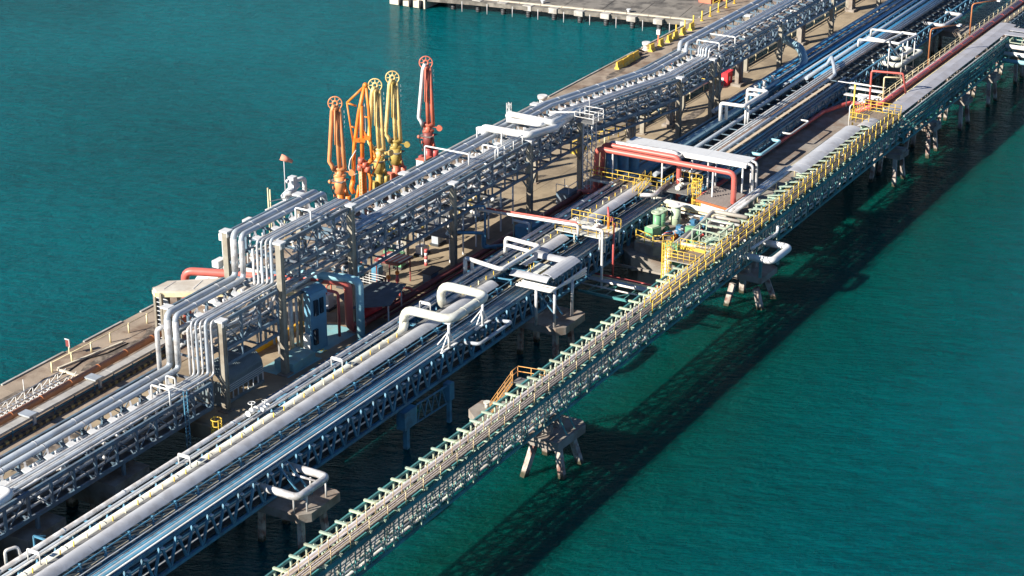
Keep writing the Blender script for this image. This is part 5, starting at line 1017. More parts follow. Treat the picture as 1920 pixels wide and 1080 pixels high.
for k in range(3):
    pipe(('low blue offset pipe nearest the red portal below the far bundle', 'low blue offset pipe in the middle of the far truss', 'low blue offset pipe farthest along the far truss')[k], [(216 + k * 10, 95.0, 7.2), (216 + k * 10, 93.4, 7.2), (222.5 + k * 10, 93.4, 7.2), (222.5 + k * 10, 95.0, 7.2)], (0.3, 0.22, 0.12)[k], SKYB if k < 2 else WHITE, bend=0.4)
# far loops over dark water
pipe('larger outer cream pipe loop over the dark water at the upper right', [(277.5, 97.5, 6.3), (277.5, 92.9, 6.3), (286.8, 92.6, 6.3), (286.8, 95.2, 6.3)], 0.42, CREAM, bend=0.9, n=14)
pipe('larger inner cream pipe loop over the dark water at the upper right', [(279.3, 97.0, 6.8), (279.3, 94.0, 6.8), (285.4, 93.7, 6.8), (285.4, 96.2, 6.8)], 0.38, CREAM, bend=0.8, n=14)
pipe('thin white upper pipe loop at the upper right, outer', [(276.4, 97.8, 9.9), (276.4, 97.8, 10.3), (275.4, 92.6, 10.3), (281.6, 91.9, 10.3), (281.8, 94.4, 10.3)], 0.2, WHITE, bend=0.3)
pipe('thin white upper pipe loop at the upper right, inner', [(279.8, 98.6, 9.6), (279.8, 98.6, 10.7), (280.2, 93.6, 10.7), (273.9, 94.4, 10.7), (273.4, 98.2, 10.7), (273.4, 98.2, 9.6)], 0.16, WHITE, bend=0.3)
t = Thing('loop_trestle', 'white legs and braces under the thin pipe loops at the upper right', 'support frame', (278, 94, 5))
for (x, y) in ((276, 94.2), (280.8, 93.0), (283, 92.6), (277.8, 92.7)): t.member('post', (x, y, 4.6), (x, y, 10.2), 0.2, 0.2, WHITE, True)
t.member('brace', (276, 94.2, 9.8), (279.5, 93.1, 6.7), 0.16, 0.16, WHITE)
blue_pier(281.5, 'pier block under the cream loops at the upper right'); blue_pier(260.2, 'dark pier at the far end of the pump platform', y0=97.6)
blue_pier(309.5, 'farthest pier block under the blue bridge by the white splash')
pipe('blue loop pipe beside the farthest pier of the blue bridge', [(300, 97, 7.2), (300, 93.6, 7.2), (308, 93.2, 7.2), (308, 96, 7.2)], 0.3, SILV, bend=0.6)
fm = MB()
for i in range(120):
    x = 326 + random.gauss(0, 2.6); y = 95.4 + random.gauss(0, 1.3); s_ = random.uniform(0.1, 0.4); fm.add([(x - s_, y, 0.03), (x, y - s_, 0.04), (x + s_, y, 0.03), (x, y + s_, 0.1)], [(0, 1, 2, 3)])
single('white_splash', fm, FOAM, kind='stuff')

# =================================================================== ROADSIDE THINGS
pipe('dark red pipe lying along the roadway from the curved red riser to the lattice tower', [(155.6, 109.6, 5.75), (205.4, 108.7, 5.75)], 0.36, DRED, bands=6, band_m=DRED)
pipe('thin dark red pipe beside the large one on the roadway edge', [(160, 108.6, 5.6), (204, 108.0, 5.6)], 0.14, DRED)
pipe('large salmon red pipe arching over the roadway and diving beside the pale blue pipe', [(148.4, 126.1, 5.8), (148.4, 126.1, 11.6), (154.2, 111.4, 11.5), (155.4, 110.0, 11.0), (155.4, 110.0, 5.8), (157.5, 109.6, 5.75)], 0.44, SALP, bend=1.0, n=16)
pipe('thinner red pipe tucked beneath the large salmon arch', [(149.6, 124, 10.6), (153.5, 112.2, 10.6), (154.4, 110.6, 10.2), (154.4, 110.6, 5.2)], 0.16, REDP, bend=0.5)
pipe('pale blue pipe arching beside the salmon one and diving to the low blue pipes', [(150.8, 122, 12.0), (154.6, 109.6, 12.0), (154.9, 108.2, 11.8), (154.9, 108.2, 4.7)], 0.44, SKYB, bend=1.0, n=16)
pipe('cream pipe lying between the salmon and pale blue arches', [(150.2, 122, 12.2), (152.6, 115.4, 12.2), (153.4, 113.4, 11.4)], 0.36, CREAM, bend=0.9, n=14)
pipe('long orange brown pipe on the left end of the quay', [(60, 125.75, 6.3), (149.2, 125.75, 6.3)], 0.36, ORNP, bands=4.2, band_m=ORNP)
t = Thing('cable_tray', 'long grey lidded cable tray with dark pipes below, left end of the quay', 'cable tray', (84, 124.8, 5))
me = MB().box(0.015, 1.98, 0, 1.0, 0, 0.07).mesh('lid_panel', TRAYM); 
for i in range(30): t.put('lid_panel', me, (84 + i * 2, 124.15, 6.03 + (0.02 if i % 5 == 0 else 0)))
t.part('side_rail', MB().beam((84, 124.15, 5.96), (144, 124.15, 5.96), 0.08, 0.16), TRAYM)
for z, y in ((5.35, 124.5), (5.75, 124.55)): t.part('dark_pipe', MB().tube([(84, y, z), (144, y, z)], 0.14, 7), BLUES)
for i in range(21): t.member('bracket', (85 + i * 2.9, 124.28, 5.0), (85 + i * 2.9, 124.28, 6.1), 0.08, 0.1, BLUES)
for x in (122.6, 132.0): t.part('post', MB().box(x - 0.15, x + 0.15, 123.95, 124.2, 5.0, 6.3).box(x - 0.8, x + 0.3, 123.9, 125.6, 6.25, 6.4), BGRY)
t = Thing('striped_kerb', 'faded yellow and black striped kerb below the grey cable tray', 'kerb', (84, 123.7, 5))
ky = MB().add([(0, 0, 0), (0.44, 0, 0), (0.56, 0.34, 0), (0.12, 0.34, 0), (0, 0, 0.3), (0.44, 0, 0.3), (0.56, 0.34, 0.3), (0.12, 0.34, 0.3)], [(0, 3, 2, 1), (4, 5, 6, 7), (0, 1, 5, 4), (1, 2, 6, 5), (2, 3, 7, 6), (3, 0, 4, 7)])
ka = ky.mesh('kerb_block', mat('faded_yellow', (0.36, 0.27, 0.10), 0.8, var=0.3, dirt=(0.12, 0.10, 0.08), damt=0.9, dscale=1.5)); kb2 = ky.mesh('kerb_block', mat('dusty_black', (0.05, 0.045, 0.04), 0.8))
for i in range(130): t.put('kerb_block', ka if i % 2 else kb2, (84 + i * 0.455, 123.55, 5.0))
railing('pale yellow low railing along the outer edge at the left end of the quay', [(132.6, 131.0, 5.0), (150.0, 130.6, 5.0)], PYEL, 1.15, 2.9, (0.95,), 0.05, pr=0.1)
t = Thing('safety_sign', 'red and white sign board on a post at the left quay edge', 'sign', (136.9, 132.6, 5)); t.part('post', MB().box(136.85, 136.95, 132.5, 132.6, 5, 6.2), PYEL)
t.part('board', MB().box(136.75, 136.85, 132.3, 132.8, 5.9, 6.7), DRED); t.part('frame', MB().beam((136.7, 132.25, 6.75), (136.7, 132.85, 6.75), 0.08, 0.1).beam((136.7, 132.25, 5.9), (136.7, 132.25, 6.75), 0.08, 0.08), LBOX)
t = Thing('safety_sign', 'red and white marker post behind the yellow barriers', 'sign', (275.2, 132.4, 5)); t.part('post', MB().box(275.1, 275.3, 132.3, 132.5, 5, 7.0), SALM); t.part('board', MB().box(275.0, 275.4, 132.1, 132.7, 6.3, 7.1), LBOX)
# folded lattice gangway
t = Thing('gangway', 'white lattice gangway lying on the quay beside the orange brown pipe', 'gangway', (120, 128.6, 5))
for y in (127.5, 128.9):
    for z in (5.35, 6.0): t.member('rail', (112, y, z), (131.5, y, z), 0.1, 0.1, WHITE, True)
    for i in range(17):
        t.member('upright', (112 + i * 1.2, y, 5.1), (112 + i * 1.2, y, 6.0), 0.07, 0.07, WHITE); t.member('brace', (112 + i * 1.2, y, 5.35), (113.2 + i * 1.2, y, 6.0), 0.06, 0.06, WHITE)
for i in range(32): t.member('tread', (112 + i * 0.6, 127.5, 5.36), (112 + i * 0.6, 128.9, 5.36), 0.22, 0.04, LBOX)
for x in (114, 118.5, 123, 126.5): t.member('stanchion', (x, 129.0, 5), (x, 129.0, 7.2), 0.07, 0.07, WHITE)
STN = mat('dark_stain', (0.10, 0.082, 0.066), 0.85, var=0.4, scale=1.5, dirt=(0.28, 0.23, 0.18), damt=0.9, dscale=1.1)
def blob(x, y, rx, ry, z=5.0045, n=18):
    return MB().add([(x + math.cos(2 * math.pi * k / n) * rx * random.uniform(.75, 1.15), y + math.sin(2 * math.pi * k / n) * ry * random.uniform(.75, 1.15), z) for k in range(n)], [tuple(range(n))])
for (x, y, rx, ry, par) in ((139.5, 128.2, 4.6, 1.3, qd), (136.0, 128.0, 2.0, 1.2, qd), (146.5, 128.6, 2.2, 1.0, qd), (126, 130.5, 3.0, 0.7, qd), (243, 130.8, 5, 0.8, qd), (233, 131.5, 3, 0.6, qd), (256, 130.3, 3.2, 0.6, qd), (275, 128, 4, 1.0, qd), (120, 119.5, 5, 0.7, rd), (172, 117.6, 4, 1.2, rd), (185, 118.5, 4, 1.0, rd), (243, 111.2, 4, 0.8, rd), (256, 109.5, 3, 0.8, rd), (282, 109.5, 5, 0.8, rd)):
    zst = 5.004 + 0.0013 * (1 + int(x * 7) % 13); b = blob(x, y, rx, ry, zst); o = single('stain', b, STN); o.parent = par; o.location -= par.location
for k, (x, y) in enumerate(((222.5, 131.2), (239.5, 131.0))):
    b = MB()
    for q in range(4): b.torus((x, y, 5.06 + q * 0.09), (0, 0, 1), 0.55 - 0.05 * q, 0.05, 16, 5)
    single('rope_coil', b, KERBW, ('rope coil lying by the bollard near the large white loops', 'rope coil lying by the bollard right of the lattice post')[k], 'rope')
single('hose', MB().tube([(128, 129.9, 5.07), (131, 130.6, 5.07), (133, 129.6, 5.07), (136.5, 130.2, 5.07), (139, 129.2, 5.07), (142, 129.0, 5.07)], 0.06, 6, 1.0), RUBB, 'black hose snaking over the left end of the quay', 'hose')
# bollards
def bollard(label, x, y, s_=1.0):
    t = Thing('bollard', label, 'bollard', (x, y, 5)); t.part('stem', MB().cyl((x, y, 5.0), 0.34 * s_, 0.7 * s_, 14).cyl((x, y, 5.0), 0.5 * s_, 0.08, 14), WHITE)
    t.part('head', MB().tube([(x, y, 5 + 0.65 * s_), (x, y, 5 + 1.05 * s_)], 0.52 * s_, 16, r2=0.56 * s_), WHITE)
bollard('white mooring bollard on the quay edge right of the lattice post', 237.0, 132.3, 1.3); bollard('white mooring bollard on the quay edge near the large white loops', 219.6, 132.2, 1.3)
bollard('white mooring bollard beside the first single yellow barrier', 270.4, 132.2, 1.2); bollard('small cream bollard at the foot of the cream loading arm', 198.9, 131.2, 1.0)
t = Thing('mooring_hook', 'black quick release hook on the quay edge beyond the barrier row', 'mooring hook', (266.6, 132, 5)); t.part('base', MB().box(265.9, 267.6, 131.5, 132.4, 5.0, 5.35), DARK); t.part('hook', MB().tube([(266, 131.9, 5.4), (267, 131.9, 5.9), (268.4, 131.6, 5.3)], 0.15, 7), DARK); t.part('capstan', MB().cyl((266.8, 132.0, 5.3), 0.22, 0.6, 10), DARK)
# barriers
def barrier_mb(x, y, L=1.9):
    prof = [(-0.42, 0), (0.42, 0), (0.36, 0.2), (0.16, 0.45), (0.12, 1.15), (-0.12, 1.15), (-0.16, 0.45), (-0.36, 0.2)]; n = 8
    vs = [(xx, y + a, 5 + b) for xx in (x, x + L) for a, b in prof]
    return MB().add(vs, [tuple(range(n))[::-1], tuple(range(n, 2 * n))] + [(i, (i + 1) % n, (i + 1) % n + n, i + n) for i in range(n)])
bn = ['nearest', 'second', 'third', 'last']
for k in range(4): single('concrete_barrier', barrier_mb(258.3 + k * 1.95, 131.2 + (0.12 if k > 1 else -0.05 * k), 1.72), YEL, '%s yellow barrier in the closed row on the quay edge' % bn[k], 'barrier', 'yellow barriers on the quay')
for k, x in enumerate((269.6, 272.9, 275.9, 278.2, 281.0, 284.2)): single('concrete_barrier', barrier_mb(x, 131.1, 1.3), YEL, '%s of the separate yellow barriers with gaps between them' % ('nearest', 'second', 'third', 'fourth', 'fifth', 'farthest')[k], 'barrier', 'yellow barriers on the quay')
for k in range(12):
    x = 280.9 + k * 3.3; t = Thing('marker_post', 'yellow post in the chain of posts at the root of the far pier', 'post', (x, 132.2, 5), 'yellow posts toward the far pier'); t.part('post', MB().cyl((x, 132.0, 5.0), 0.13, 1.7, 8), YEL); t.part('foot', MB().cyl((x, 132.0, 5.0), 0.3, 0.12, 8), YEL)
railing('yellow railing with orange crates behind it at the top edge of the picture', [(300, 134.2, 5), (322, 134.0, 5)], YEL, 1.2, 2.6, (1, 0.5), 0.06)
# roadway guard rail and pipes on its left side
t = railing('pale railing along the open slot beside the far roadway', [(225, 115.9, 5.0), (236, 115.1, 5.0), (330, 114.3, 5.0)], PYEL, 1.1, 4.6, (1.0,), 0.06, pr=0.07)
pipe('silver pipe following the open slot beside the far roadway', [(228, 116.2, 5.7), (238, 115.3, 5.8), (330, 114.75, 5.8)], 0.16, SILV)
pipe('thin dark pipe on the roadway beside the slot railing', [(228, 114.9, 5.1), (330, 113.9, 5.1)], 0.08, DARK)
railing('bright yellow railing at the start of the open slot near the lattice tower', [(220.6, 118.4, 5), (226.0, 117.2, 5), (231, 115.4, 5)], YEL, 1.4, 1.8, (1, 0.5), 0.07)
single('yellow_ramp', MB().add([(219.6, 117.6, 5.02), (222.8, 117.1, 5.02), (223.2, 118.0, 5.5), (220, 118.5, 5.5), (219.6, 117.6, 4.99), (222.8, 117.1, 4.99), (223.2, 118.0, 5.0), (220, 118.5, 5.0)], [(0, 1, 2, 3), (0, 4, 5, 1), (1, 5, 6, 2), (2, 6, 7, 3), (3, 7, 4, 0)]), YEL, 'short bright yellow ramp right of the lattice tower', 'ramp')
# tan trestles
for x, y, l in ((225.0, 111.9, 'tan twin leg trestle half hidden behind the red portal'), (237.5, 112.0, 'tan trestle standing on the roadway right of the lattice tower'), (260.2, 111.7, 'tan trestle next to the red cabinet'), (286.0, 112.3, 'tan trestle near the top of the picture'), (309.6, 112.8, 'farthest tan trestle at the top edge')):
    t = Thing('concrete_trestle', l, 'column', (x, y, 5))
    for s_ in (-0.55, 0.55): t.part('leg', MB().box(x + s_ - 0.28, x + s_ + 0.28, y - 0.3, y + 0.3, 5.0, 10.9), KERBW if False else CAPC)
    t.part('footing', MB().prism([(x - 1.2, y - 0.8), (x + 1.2, y - 0.8), (x + 1.2, y + 0.8), (x - 1.2, y + 0.8)], 5.0, 5.4), CAPC)
t = Thing('fire_cabinet', 'bright red cabinet with white lettering marks beside the trestle', 'cabinet', (260.6, 113.6, 5)); t.part('body', MB().box(258.7, 260.5, 112.9, 114.4, 5.0, 7.0), mat('signal_red', (0.75, 0.04, 0.05), 0.5))
t.part('label', MB().box(258.66, 258.7, 113.5, 113.9, 5.6, 6.2).box(259.3, 259.7, 112.86, 112.9, 5.7, 6.3), WHITE); t.part('lid', MB().box(258.6, 260.6, 112.8, 114.5, 7.0, 7.08), mat('signal_red', (0, 0, 0)))
railing('yellow railing beside the bright red cabinet', [(258.6, 114.8, 5), (258.6, 117.6, 5)], YEL, 1.2, 1.2, (1, 0.5), 0.06)
t = Thing('signal_post', 'slim grey signal post on the tan roadway', 'post', (222.4, 110.2, 5)); t.part('pole', MB().cyl((222.4, 108.9, 5), 0.06, 2.2, 6), DARK); t.part('lamp', MB().box(222.2, 222.6, 108.7, 109.1, 7.2, 7.8), DARK)
t = Thing('valve_chamber_box', 'rusty brown box on the quay beside the fat pipe bend', 'box', (250, 118, 5)); t.part('box', MB().box(249, 250.8, 117.5, 119, 5.0, 10.2), QUAY); t.part('lid', MB().box(248.9, 250.9, 117.4, 119.1, 10.2, 10.4), SALM)

# buildings under the rack, left
t = Thing('hose_shelter', 'white roofed portal shelter whose left leg stands on the outer quay', 'shelter', (148, 119, 5))
t.part('roof', MB().prism([(142.9, 125.4), (143.4, 126.2), (145.6, 126.1), (153.4, 116.4), (153.6, 112.4), (150.6, 112.7)], 11.2, 11.45), mat('off_white_roof', (0.62, 0.58, 0.50), 0.6, var=0.1, dirt=(0.4, 0.33, 0.25), damt=0.5))
for k in range(5): t.member('roof_seam', (143.6 + k * 1.6, 125.0 - k * 2.6, 11.47), (145.9 + k * 1.6, 125.3 - k * 2.3, 11.47), 0.06, 0.05, WHITE)
t.part('fascia', MB().beam((142.8, 125.4, 11.0), (150.5, 112.6, 11.0), 0.16, 0.4).beam((142.8, 125.4, 11.0), (143.4, 126.3, 11.0), 0.16, 0.4), PYEL)
for (x, y) in ((143.0, 124.9), (144.0, 126.6), (145.2, 124.4), (150.4, 112.6), (151.9, 112.0)): t.member('leg', (x, y, 5.0), (x, y, 11.2), 0.28, 0.28, COLM)
t.part('louvre_wall', MB().box(144.1, 144.4, 124.9, 126.5, 5.0, 11.1), GLASS)
for k in range(11): t.member('louvre', (144.0, 124.9, 5.6 + k * 0.5), (144.0, 126.5, 5.6 + k * 0.5), 0.06, 0.08, LBOX)
t.part('blue_wall', MB().prism([(149.8, 110.9), (152.2, 110.6), (152.5, 111.6), (150.1, 111.9)], 5.0, 11.5), BLUB)
rfb = MB(); 
for k in range(6): a0 = math.pi / 2 * k / 6; a1 = math.pi / 2 * (k + 1) / 6; rfb.add([(149.7, 112.0 - 1.3 * math.sin(a0), 11.0 + 0.9 * math.cos(a0)), (152.4, 111.8 - 1.3 * math.sin(a0), 11.0 + 0.9 * math.cos(a0)), (152.4, 111.8 - 1.3 * math.sin(a1), 11.0 + 0.9 * math.cos(a1)), (149.7, 112.0 - 1.3 * math.sin(a1), 11.0 + 0.9 * math.cos(a1))], [(0, 1, 2, 3)])
t.part('curved_eave', rfb, BLUB)
for (x, z) in ((150.4, 9.0), (151.3, 9.0), (150.2, 5.8)): t.part('window', MB().box(x - 0.1, x + 0.42, 110.55, 110.9, z, z + 1.7), GLASS)
t.part('white_box', MB().box(149.6, 150.5, 111.0, 111.8, 5.0, 7.0), WHITE)
for k in range(4): pipe('%s upright grey pipe at the right leg of the portal shelter' % ('first', 'second', 'third', 'fourth')[k], [(148.0 + k * 0.75, 113.6 - k * 0.2, 5.0), (148.0 + k * 0.75, 113.6 - k * 0.2, 11.0)], (0.26, 0.2, 0.26, 0.16)[k], SILV)
# barrel roofed shed
single('tarpaulin', MB().add([(153.6, 130.6, 6.2), (155.6, 130.4, 7.6), (156.4, 128.2, 7.9), (154.4, 126.8, 6.4), (153.6, 130.6, 5.0), (155.6, 130.4, 5.0), (156.4, 128.2, 5.0), (154.4, 126.8, 5.0)], [(0, 1, 2, 3), (0, 4, 5, 1), (1, 5, 6, 2), (2, 6, 7, 3), (3, 7, 4, 0)][:]), WHITE, 'white sloping cover on the quay behind the portal shelter', 'cover')
t = Thing('barrel_shed', 'dark barrel roofed corrugated shed behind the near tan columns', 'shed', (138, 112, 5))
b = MB(); n = 12; L0, L1 = 135.0, 141.6
for i in range(n):
    a0, a1 = math.pi * 0.02 + math.pi * 0.96 * i / n, math.pi * 0.02 + math.pi * 0.96 * (i + 1) / n
    ya_, za_ = 112.9 - 1.9 * math.cos(a0), 6.9 + 1.7 * math.sin(a0); yb_, zb_ = 112.9 - 1.9 * math.cos(a1), 6.9 + 1.7 * math.sin(a1)
    b.add([(L0, ya_, za_), (L1, ya_, za_), (L1, yb_, zb_), (L0, yb_, zb_)], [(0, 1, 2, 3)])
rf = t.part('roof', b, CORR); rb = MB()
for k in range(30):
    x = L0 + 0.11 + k * 0.22; pts = []
    for i in range(9): a0 = math.pi * 0.02 + math.pi * 0.96 * i / 8; pts.append((x, 112.9 - 1.93 * math.cos(a0), 6.92 + 1.73 * math.sin(a0)))
    rb.tube(pts, 0.045, 4, 0.01)
t.sub(rf, 'roof_corrugation', rb, CORR)['kind'] = 'stuff'
t.part('end_wall', MB().box(L1 - 0.1, L1 - 0.02, 111.1, 114.7, 5, 7.6), CORR); t.part('wall', MB().box(L0, L1, 111.0, 111.08, 6.1, 7.0), CORR); t.part('sill', MB().box(L0, L1, 110.9, 111.1, 5.0, 5.3), CORR)
for k in range(9): t.part('mullion', MB().box(L0 + k * 0.81, L0 + 0.09 + k * 0.81, 110.95, 111.06, 5.3, 6.1), LBOX)
t.part('near_wall', MB().box(L0 - 0.05, L0, 111.1, 114.7, 5, 7.6), CORR)
for k in range(4): t.member('wall_rail', (L0, 110.97, 6.2 + k * 0.22), (L1, 110.97, 6.2 + k * 0.22), 0.04, 0.06, LBOX)
single('yellow_beam', MB().beam((140.6, 115.9, 5.5), (154.5, 115.5, 5.5), 0.35, 0.7), mat('amber_paint', (0.75, 0.40, 0.02), 0.5), 'long amber beam lying on the roadway behind the barrel shed', 'beam')
single('painted_cabinet', MB().box(144.8, 148.6, 109.6, 112.0, 5.0, 5.95), BMAT, 'low blue topped cabinet on the blue painted floor', 'cabinet')
# canopy, red tank, striped barrier
t = Thing('deck_canopy', 'dark flat canopy on posts over the roadway beside the red tank', 'canopy', (159, 109, 5))
t.part('roof', MB().prism([(155.8, 109.9), (158.6, 106.9), (164.4, 108.6), (163.6, 111.6), (160.6, 112.8), (158, 113.2)], 7.9, 8.0), mat('slate_sheet', (0.10, 0.13, 0.15), 0.7, var=0.2))
for (x, y) in ((156.6, 109.8), (159, 107.4), (163.8, 108.9), (160.8, 112.4)): t.member('leg', (x, y, 5), (x, y, 7.9), 0.12, 0.12, WHITE)
t = Thing('fire_tank', 'red horizontal tank by the foot of the curved blue pipe', 'tank', (159.6, 110, 5)); t.part('shell', MB().tube([(158.2, 110.8, 6.0), (161.2, 110.4, 6.0)], 0.85, 16).sphere((158.2, 110.8, 6.0), 0.85, 1.0, 14), mat('signal_red', (0, 0, 0)))
t.part('outlet', MB().tube([(157.6, 110.6, 5.2), (157.6, 110.2, 6.6)], 0.3, 10), mat('signal_red', (0, 0, 0)))
for k in range(4):
    pipe('%s dark red hoop pipe along the roadway edge by the canopy' % ('nearest', 'second', 'third', 'farthest')[k], [(161.5 + k * 1.7, 110.9, 5.3), (161.5 + k * 1.7, 110.9, 6.9 - 0.2 * k), (161.9 + k * 1.7, 109.6, 6.9 - 0.2 * k), (161.9 + k * 1.7, 109.6, 5.6)], 0.13, REDP if k % 2 else DRED, bend=0.3)
for k, (x, y) in enumerate(((166.0, 112.0), (167.6, 111.9))):
    t = Thing('hydrant', ('left red hydrant stand in front of the wire crates', 'right red hydrant stand in front of the wire crates')[k], 'hydrant', (x, y, 5)); t.part('stand', MB().cyl((x, y, 5), 0.14, 2.6, 8), REDP)
    for z in (5.6, 6.6, 7.5): t.part('outlet', MB().sphere((x, y, z), 0.26), ORN if z > 7 else REDP)
t = Thing('striped_roof', 'small roof striped red and white over the roadway stores', 'canopy', (170.5, 114, 5))
for k in range(10): t.part('stripe', MB().add([(168.6 + 0.05 * k, 115.5 - k * 0.3, 8.05), (168.6 + 0.05 * k, 115.2 - k * 0.3, 8.05), (171.4, 115.0 - k * 0.3, 8.05), (171.4, 115.3 - k * 0.3, 8.05)], [(0, 1, 2, 3)]), WHITE if k % 2 else REDP)
t.part('roof', MB().box(168.5, 171.5, 112.4, 115.6, 7.8, 8.04), DRED)
for (x, y) in ((168.7, 112.6), (171.3, 112.6), (168.7, 115.4), (171.3, 115.4)): t.member('leg', (x, y, 5), (x, y, 7.8), 0.12, 0.12, DRED)
t = Thing('marker_drum', 'red and white banded post standing by the far end of the striped roof', 'post', (177.4, 112.5, 5))
for k in range(5): t.part('band', MB().cyl((176.2, 113.6, 5 + k * 0.4), 0.2, 0.4, 10), WHITE if k % 2 else REDP)
t = Thing('wire_crate', 'white wire crate on the roadway under the mid rack', 'crate', (166.4, 114.2, 5))
for i in range(5):
    for z in (5.1, 6.9): t.member('bar', (164.8 + i * 0.6, 113.0, z), (164.8 + i * 0.6, 115.4, z), 0.05, 0.05, WHITE)
    for y in (113.0, 115.4): t.member('bar', (164.8 + i * 0.6, y, 5.1), (164.8 + i * 0.6, y, 6.9), 0.05, 0.05, WHITE)
t.part('pallet', MB().box(164.6, 167.4, 112.9, 115.5, 5.0, 5.1), PYEL)
t = Thing('control_cabinet', 'dark cabinet with a canopied top at the roadway edge', 'cabinet', (172.4, 110.4, 5)); t.part('body', MB().box(171.4, 173.0, 109.9, 111.0, 5, 6.3), FRAME); t.part('hood', MB().box(171.2, 173.6, 109.7, 111.2, 6.3, 6.42), DARK)

t = Thing('blue_pump', 'dark blue railed pump unit on the low pipes behind the thin crossing pipes', 'pump', (188, 106.6, 5.8)); t.part('box', MB().box(186.6, 189.4, 105.6, 107.8, 5.8, 7.6), BLUES)
for (x, y) in ((186.5, 105.5), (189.5, 105.5), (186.5, 107.9), (189.5, 107.9)): t.member('post', (x, y, 5.8), (x, y, 8.6), 0.08, 0.08, GREENS)
# =================================================================== LOADING ARMS (built facing the camera side, u to the right)
U = Vector((0.5, -0.866, 0)); Wv = Vector((0.866, 0.5, 0))
def arm(label, x, y, m_up, m_out, m_body, m_base, m_low, lean=0.0, cw=True, mir=1):
    t = Thing('loading_arm', label, 'loading arm', (x, y, 5)); o = Vector((x, y, 0))
    def P(u, z, w_=0.0): return o + U * (u * mir) + Wv * w_ + Vector((0, 0, z))
    t.part('plinth', MB().beam(P(0, 5.0), P(0, 5.5), 1.5, 1.5), CAPC)
    t.part('riser', MB().tube([P(0, 5.3), P(0, 8.4)], 0.5, 14), m_low); t.part('riser_jacket', MB().tube([P(0, 8.3), P(0, 10.4)], 0.68, 14).torus(P(0, 8.35), (0, 0, 1), 0.5, 0.12, 14, 5).torus(P(0, 9.4), (0, 0, 1), 0.5, 0.1, 14, 5), m_base)
    t.part('side_pipe', MB().tube([P(0.75, 5.4, 0.2), P(0.8, 8.0, 0.2), P(0.5, 9.2, 0.1)], 0.26, 10, 0.4), m_low); t.part('side_valve', MB().tube([P(0.9, 6.9, 0.1), P(0.95, 7.9, 0.1)], 0.42, 10).tube([P(0.85, 5.9, 0.1), P(1.05, 6.4, 0.1)], 0.36, 10), m_low)
    t.part('swivel', MB().sphere(P(0, 10.7), 0.5, 1.1).tube([P(-0.7, 10.5, -0.2), P(0.8, 10.6, -0.2)], 0.2, 8), m_body)
    t.part('trunnion', MB().tube([P(-0.8, 11.3, 0), P(0.8, 11.3, 0)], 0.3, 10).beam(P(-0.4, 10.4, 0.3), P(-0.3, 11.6, 0.3), 0.3, 0.3).beam(P(0.4, 10.4, 0.3), P(0.35, 11.6, 0.3), 0.3, 0.3), m_body)
    t.part('platform_arm', MB().beam(P(-1.1, 9.6), P(0.8, 9.4), 0.24, 0.16).sphere(P(-1.2, 9.7), 0.24), m_body)
    l0 = lean
    for k, u in enumerate((0.0, 0.55)): t.part('inboard_column', MB().tube([P(u * 1.15 + 0.05, 11.3), P(u * 0.9 + l0, 19.0)], 0.26, 10), m_up)
    for z in (13.0, 14.8, 16.6, 18.2): t.part('spacer', MB().beam(P(0.05 + l0 * (z - 11) / 8, z), P(0.5 + l0 * (z - 11) / 8, z), 0.12, 0.12), m_up)
    t.part('outboard_pipe', MB().tube([P(-0.05 + l0, 19.6, -0.3), P(-0.35 + l0, 18.8, -0.3), P(-1.15, 12.4, -0.3), P(-0.85, 11.9, -0.3), P(-0.7, 11.3, -0.2)], 0.25, 10, 0.4), m_out)
    t.part('link_bar', MB().tube([P(l0, 19.0, -0.5), P(-0.2 + l0 * 0.5, 14.6, -0.5)], 0.11, 8), m_body)
    nrm = Wv; wc = P(l0 + 0.05, 19.7, -0.1)
    wh = t.part('sheave', MB().torus(wc, nrm, 0.84, 0.075, 30, 6).torus(wc, nrm, 0.3, 0.12, 14, 6), m_out if mir == 1 and m_out != WHITE else m_up)
    sp = MB()
    for k in range(8):
        an = math.pi * 2 * k / 8; d = U * math.cos(an) + Vector((0, 0, math.sin(an))); sp.beam(wc + d * 0.25, wc + d * 0.85, 0.08, 0.08)
    t.part('spokes', sp, m_up)
    t.part('head', MB().sphere(P(l0, 19.1, -0.1), 0.42), m_body)
    cbl = MB(); 
    for k in range(12): cbl.beam(P(0.95 + l0 * 0.5, 11.4 + k * 0.64), P(0.95 + l0 * 0.5, 11.75 + k * 0.64), 0.03, 0.03)
    t.part('cable_ladder', cbl, LBOX)
    if cw: t.part('counterweight', MB().tube([P(0.4, 11.2, -0.1), P(1.5, 10.9, -0.1)], 0.1, 8).tube([P(1.5, 10.9, -0.25), P(1.5, 10.9, 0.15)], 0.38, 14), m_body)
    for (u, z) in ((-0.55, 9.0), (0.5, 9.9), (-0.5, 8.0), (0.5, 8.6), (-0.45, 6.6)): t.part('fitting', MB().tube([P(u * 0.4, z, -0.2), P(u * 1.5, z + 0.05, -0.35)], 0.13, 8).tube([P(u * 1.42, z + 0.05, -0.35), P(u * 1.56, z + 0.05, -0.36)], 0.24, 10), m_body if z > 8.5 else m_base)
    for z in (6.0, 7.0, 8.0): t.part('collar', MB().torus(P(0, z), (0, 0, 1), 0.44, 0.08, 14, 5), m_base)
    t.part('hose', MB().tube([P(-0.5, 11.5, -0.4), P(-1.0, 10.6, -0.5), P(-1.1, 9.2, -0.5), P(-0.6, 8.0, -0.5)], 0.05, 6, 0.5), RUBB)
    t.part('cable', MB().tube([P(l0 + 0.85, 19.6, -0.1), P(0.7, 11.4, -0.1)], 0.025, 4), DARK)
    t.part('maintenance_platform', MB().box(x - 0.9, x + 0.9, y - 0.9, y + 0.9, 9.9, 9.96), GGRAT)
    t.part('control_box', MB().beam(P(-0.75, 6.2, -0.6), P(-0.75, 7.3, -0.6), 0.8, 0.6), m_low)
    return t
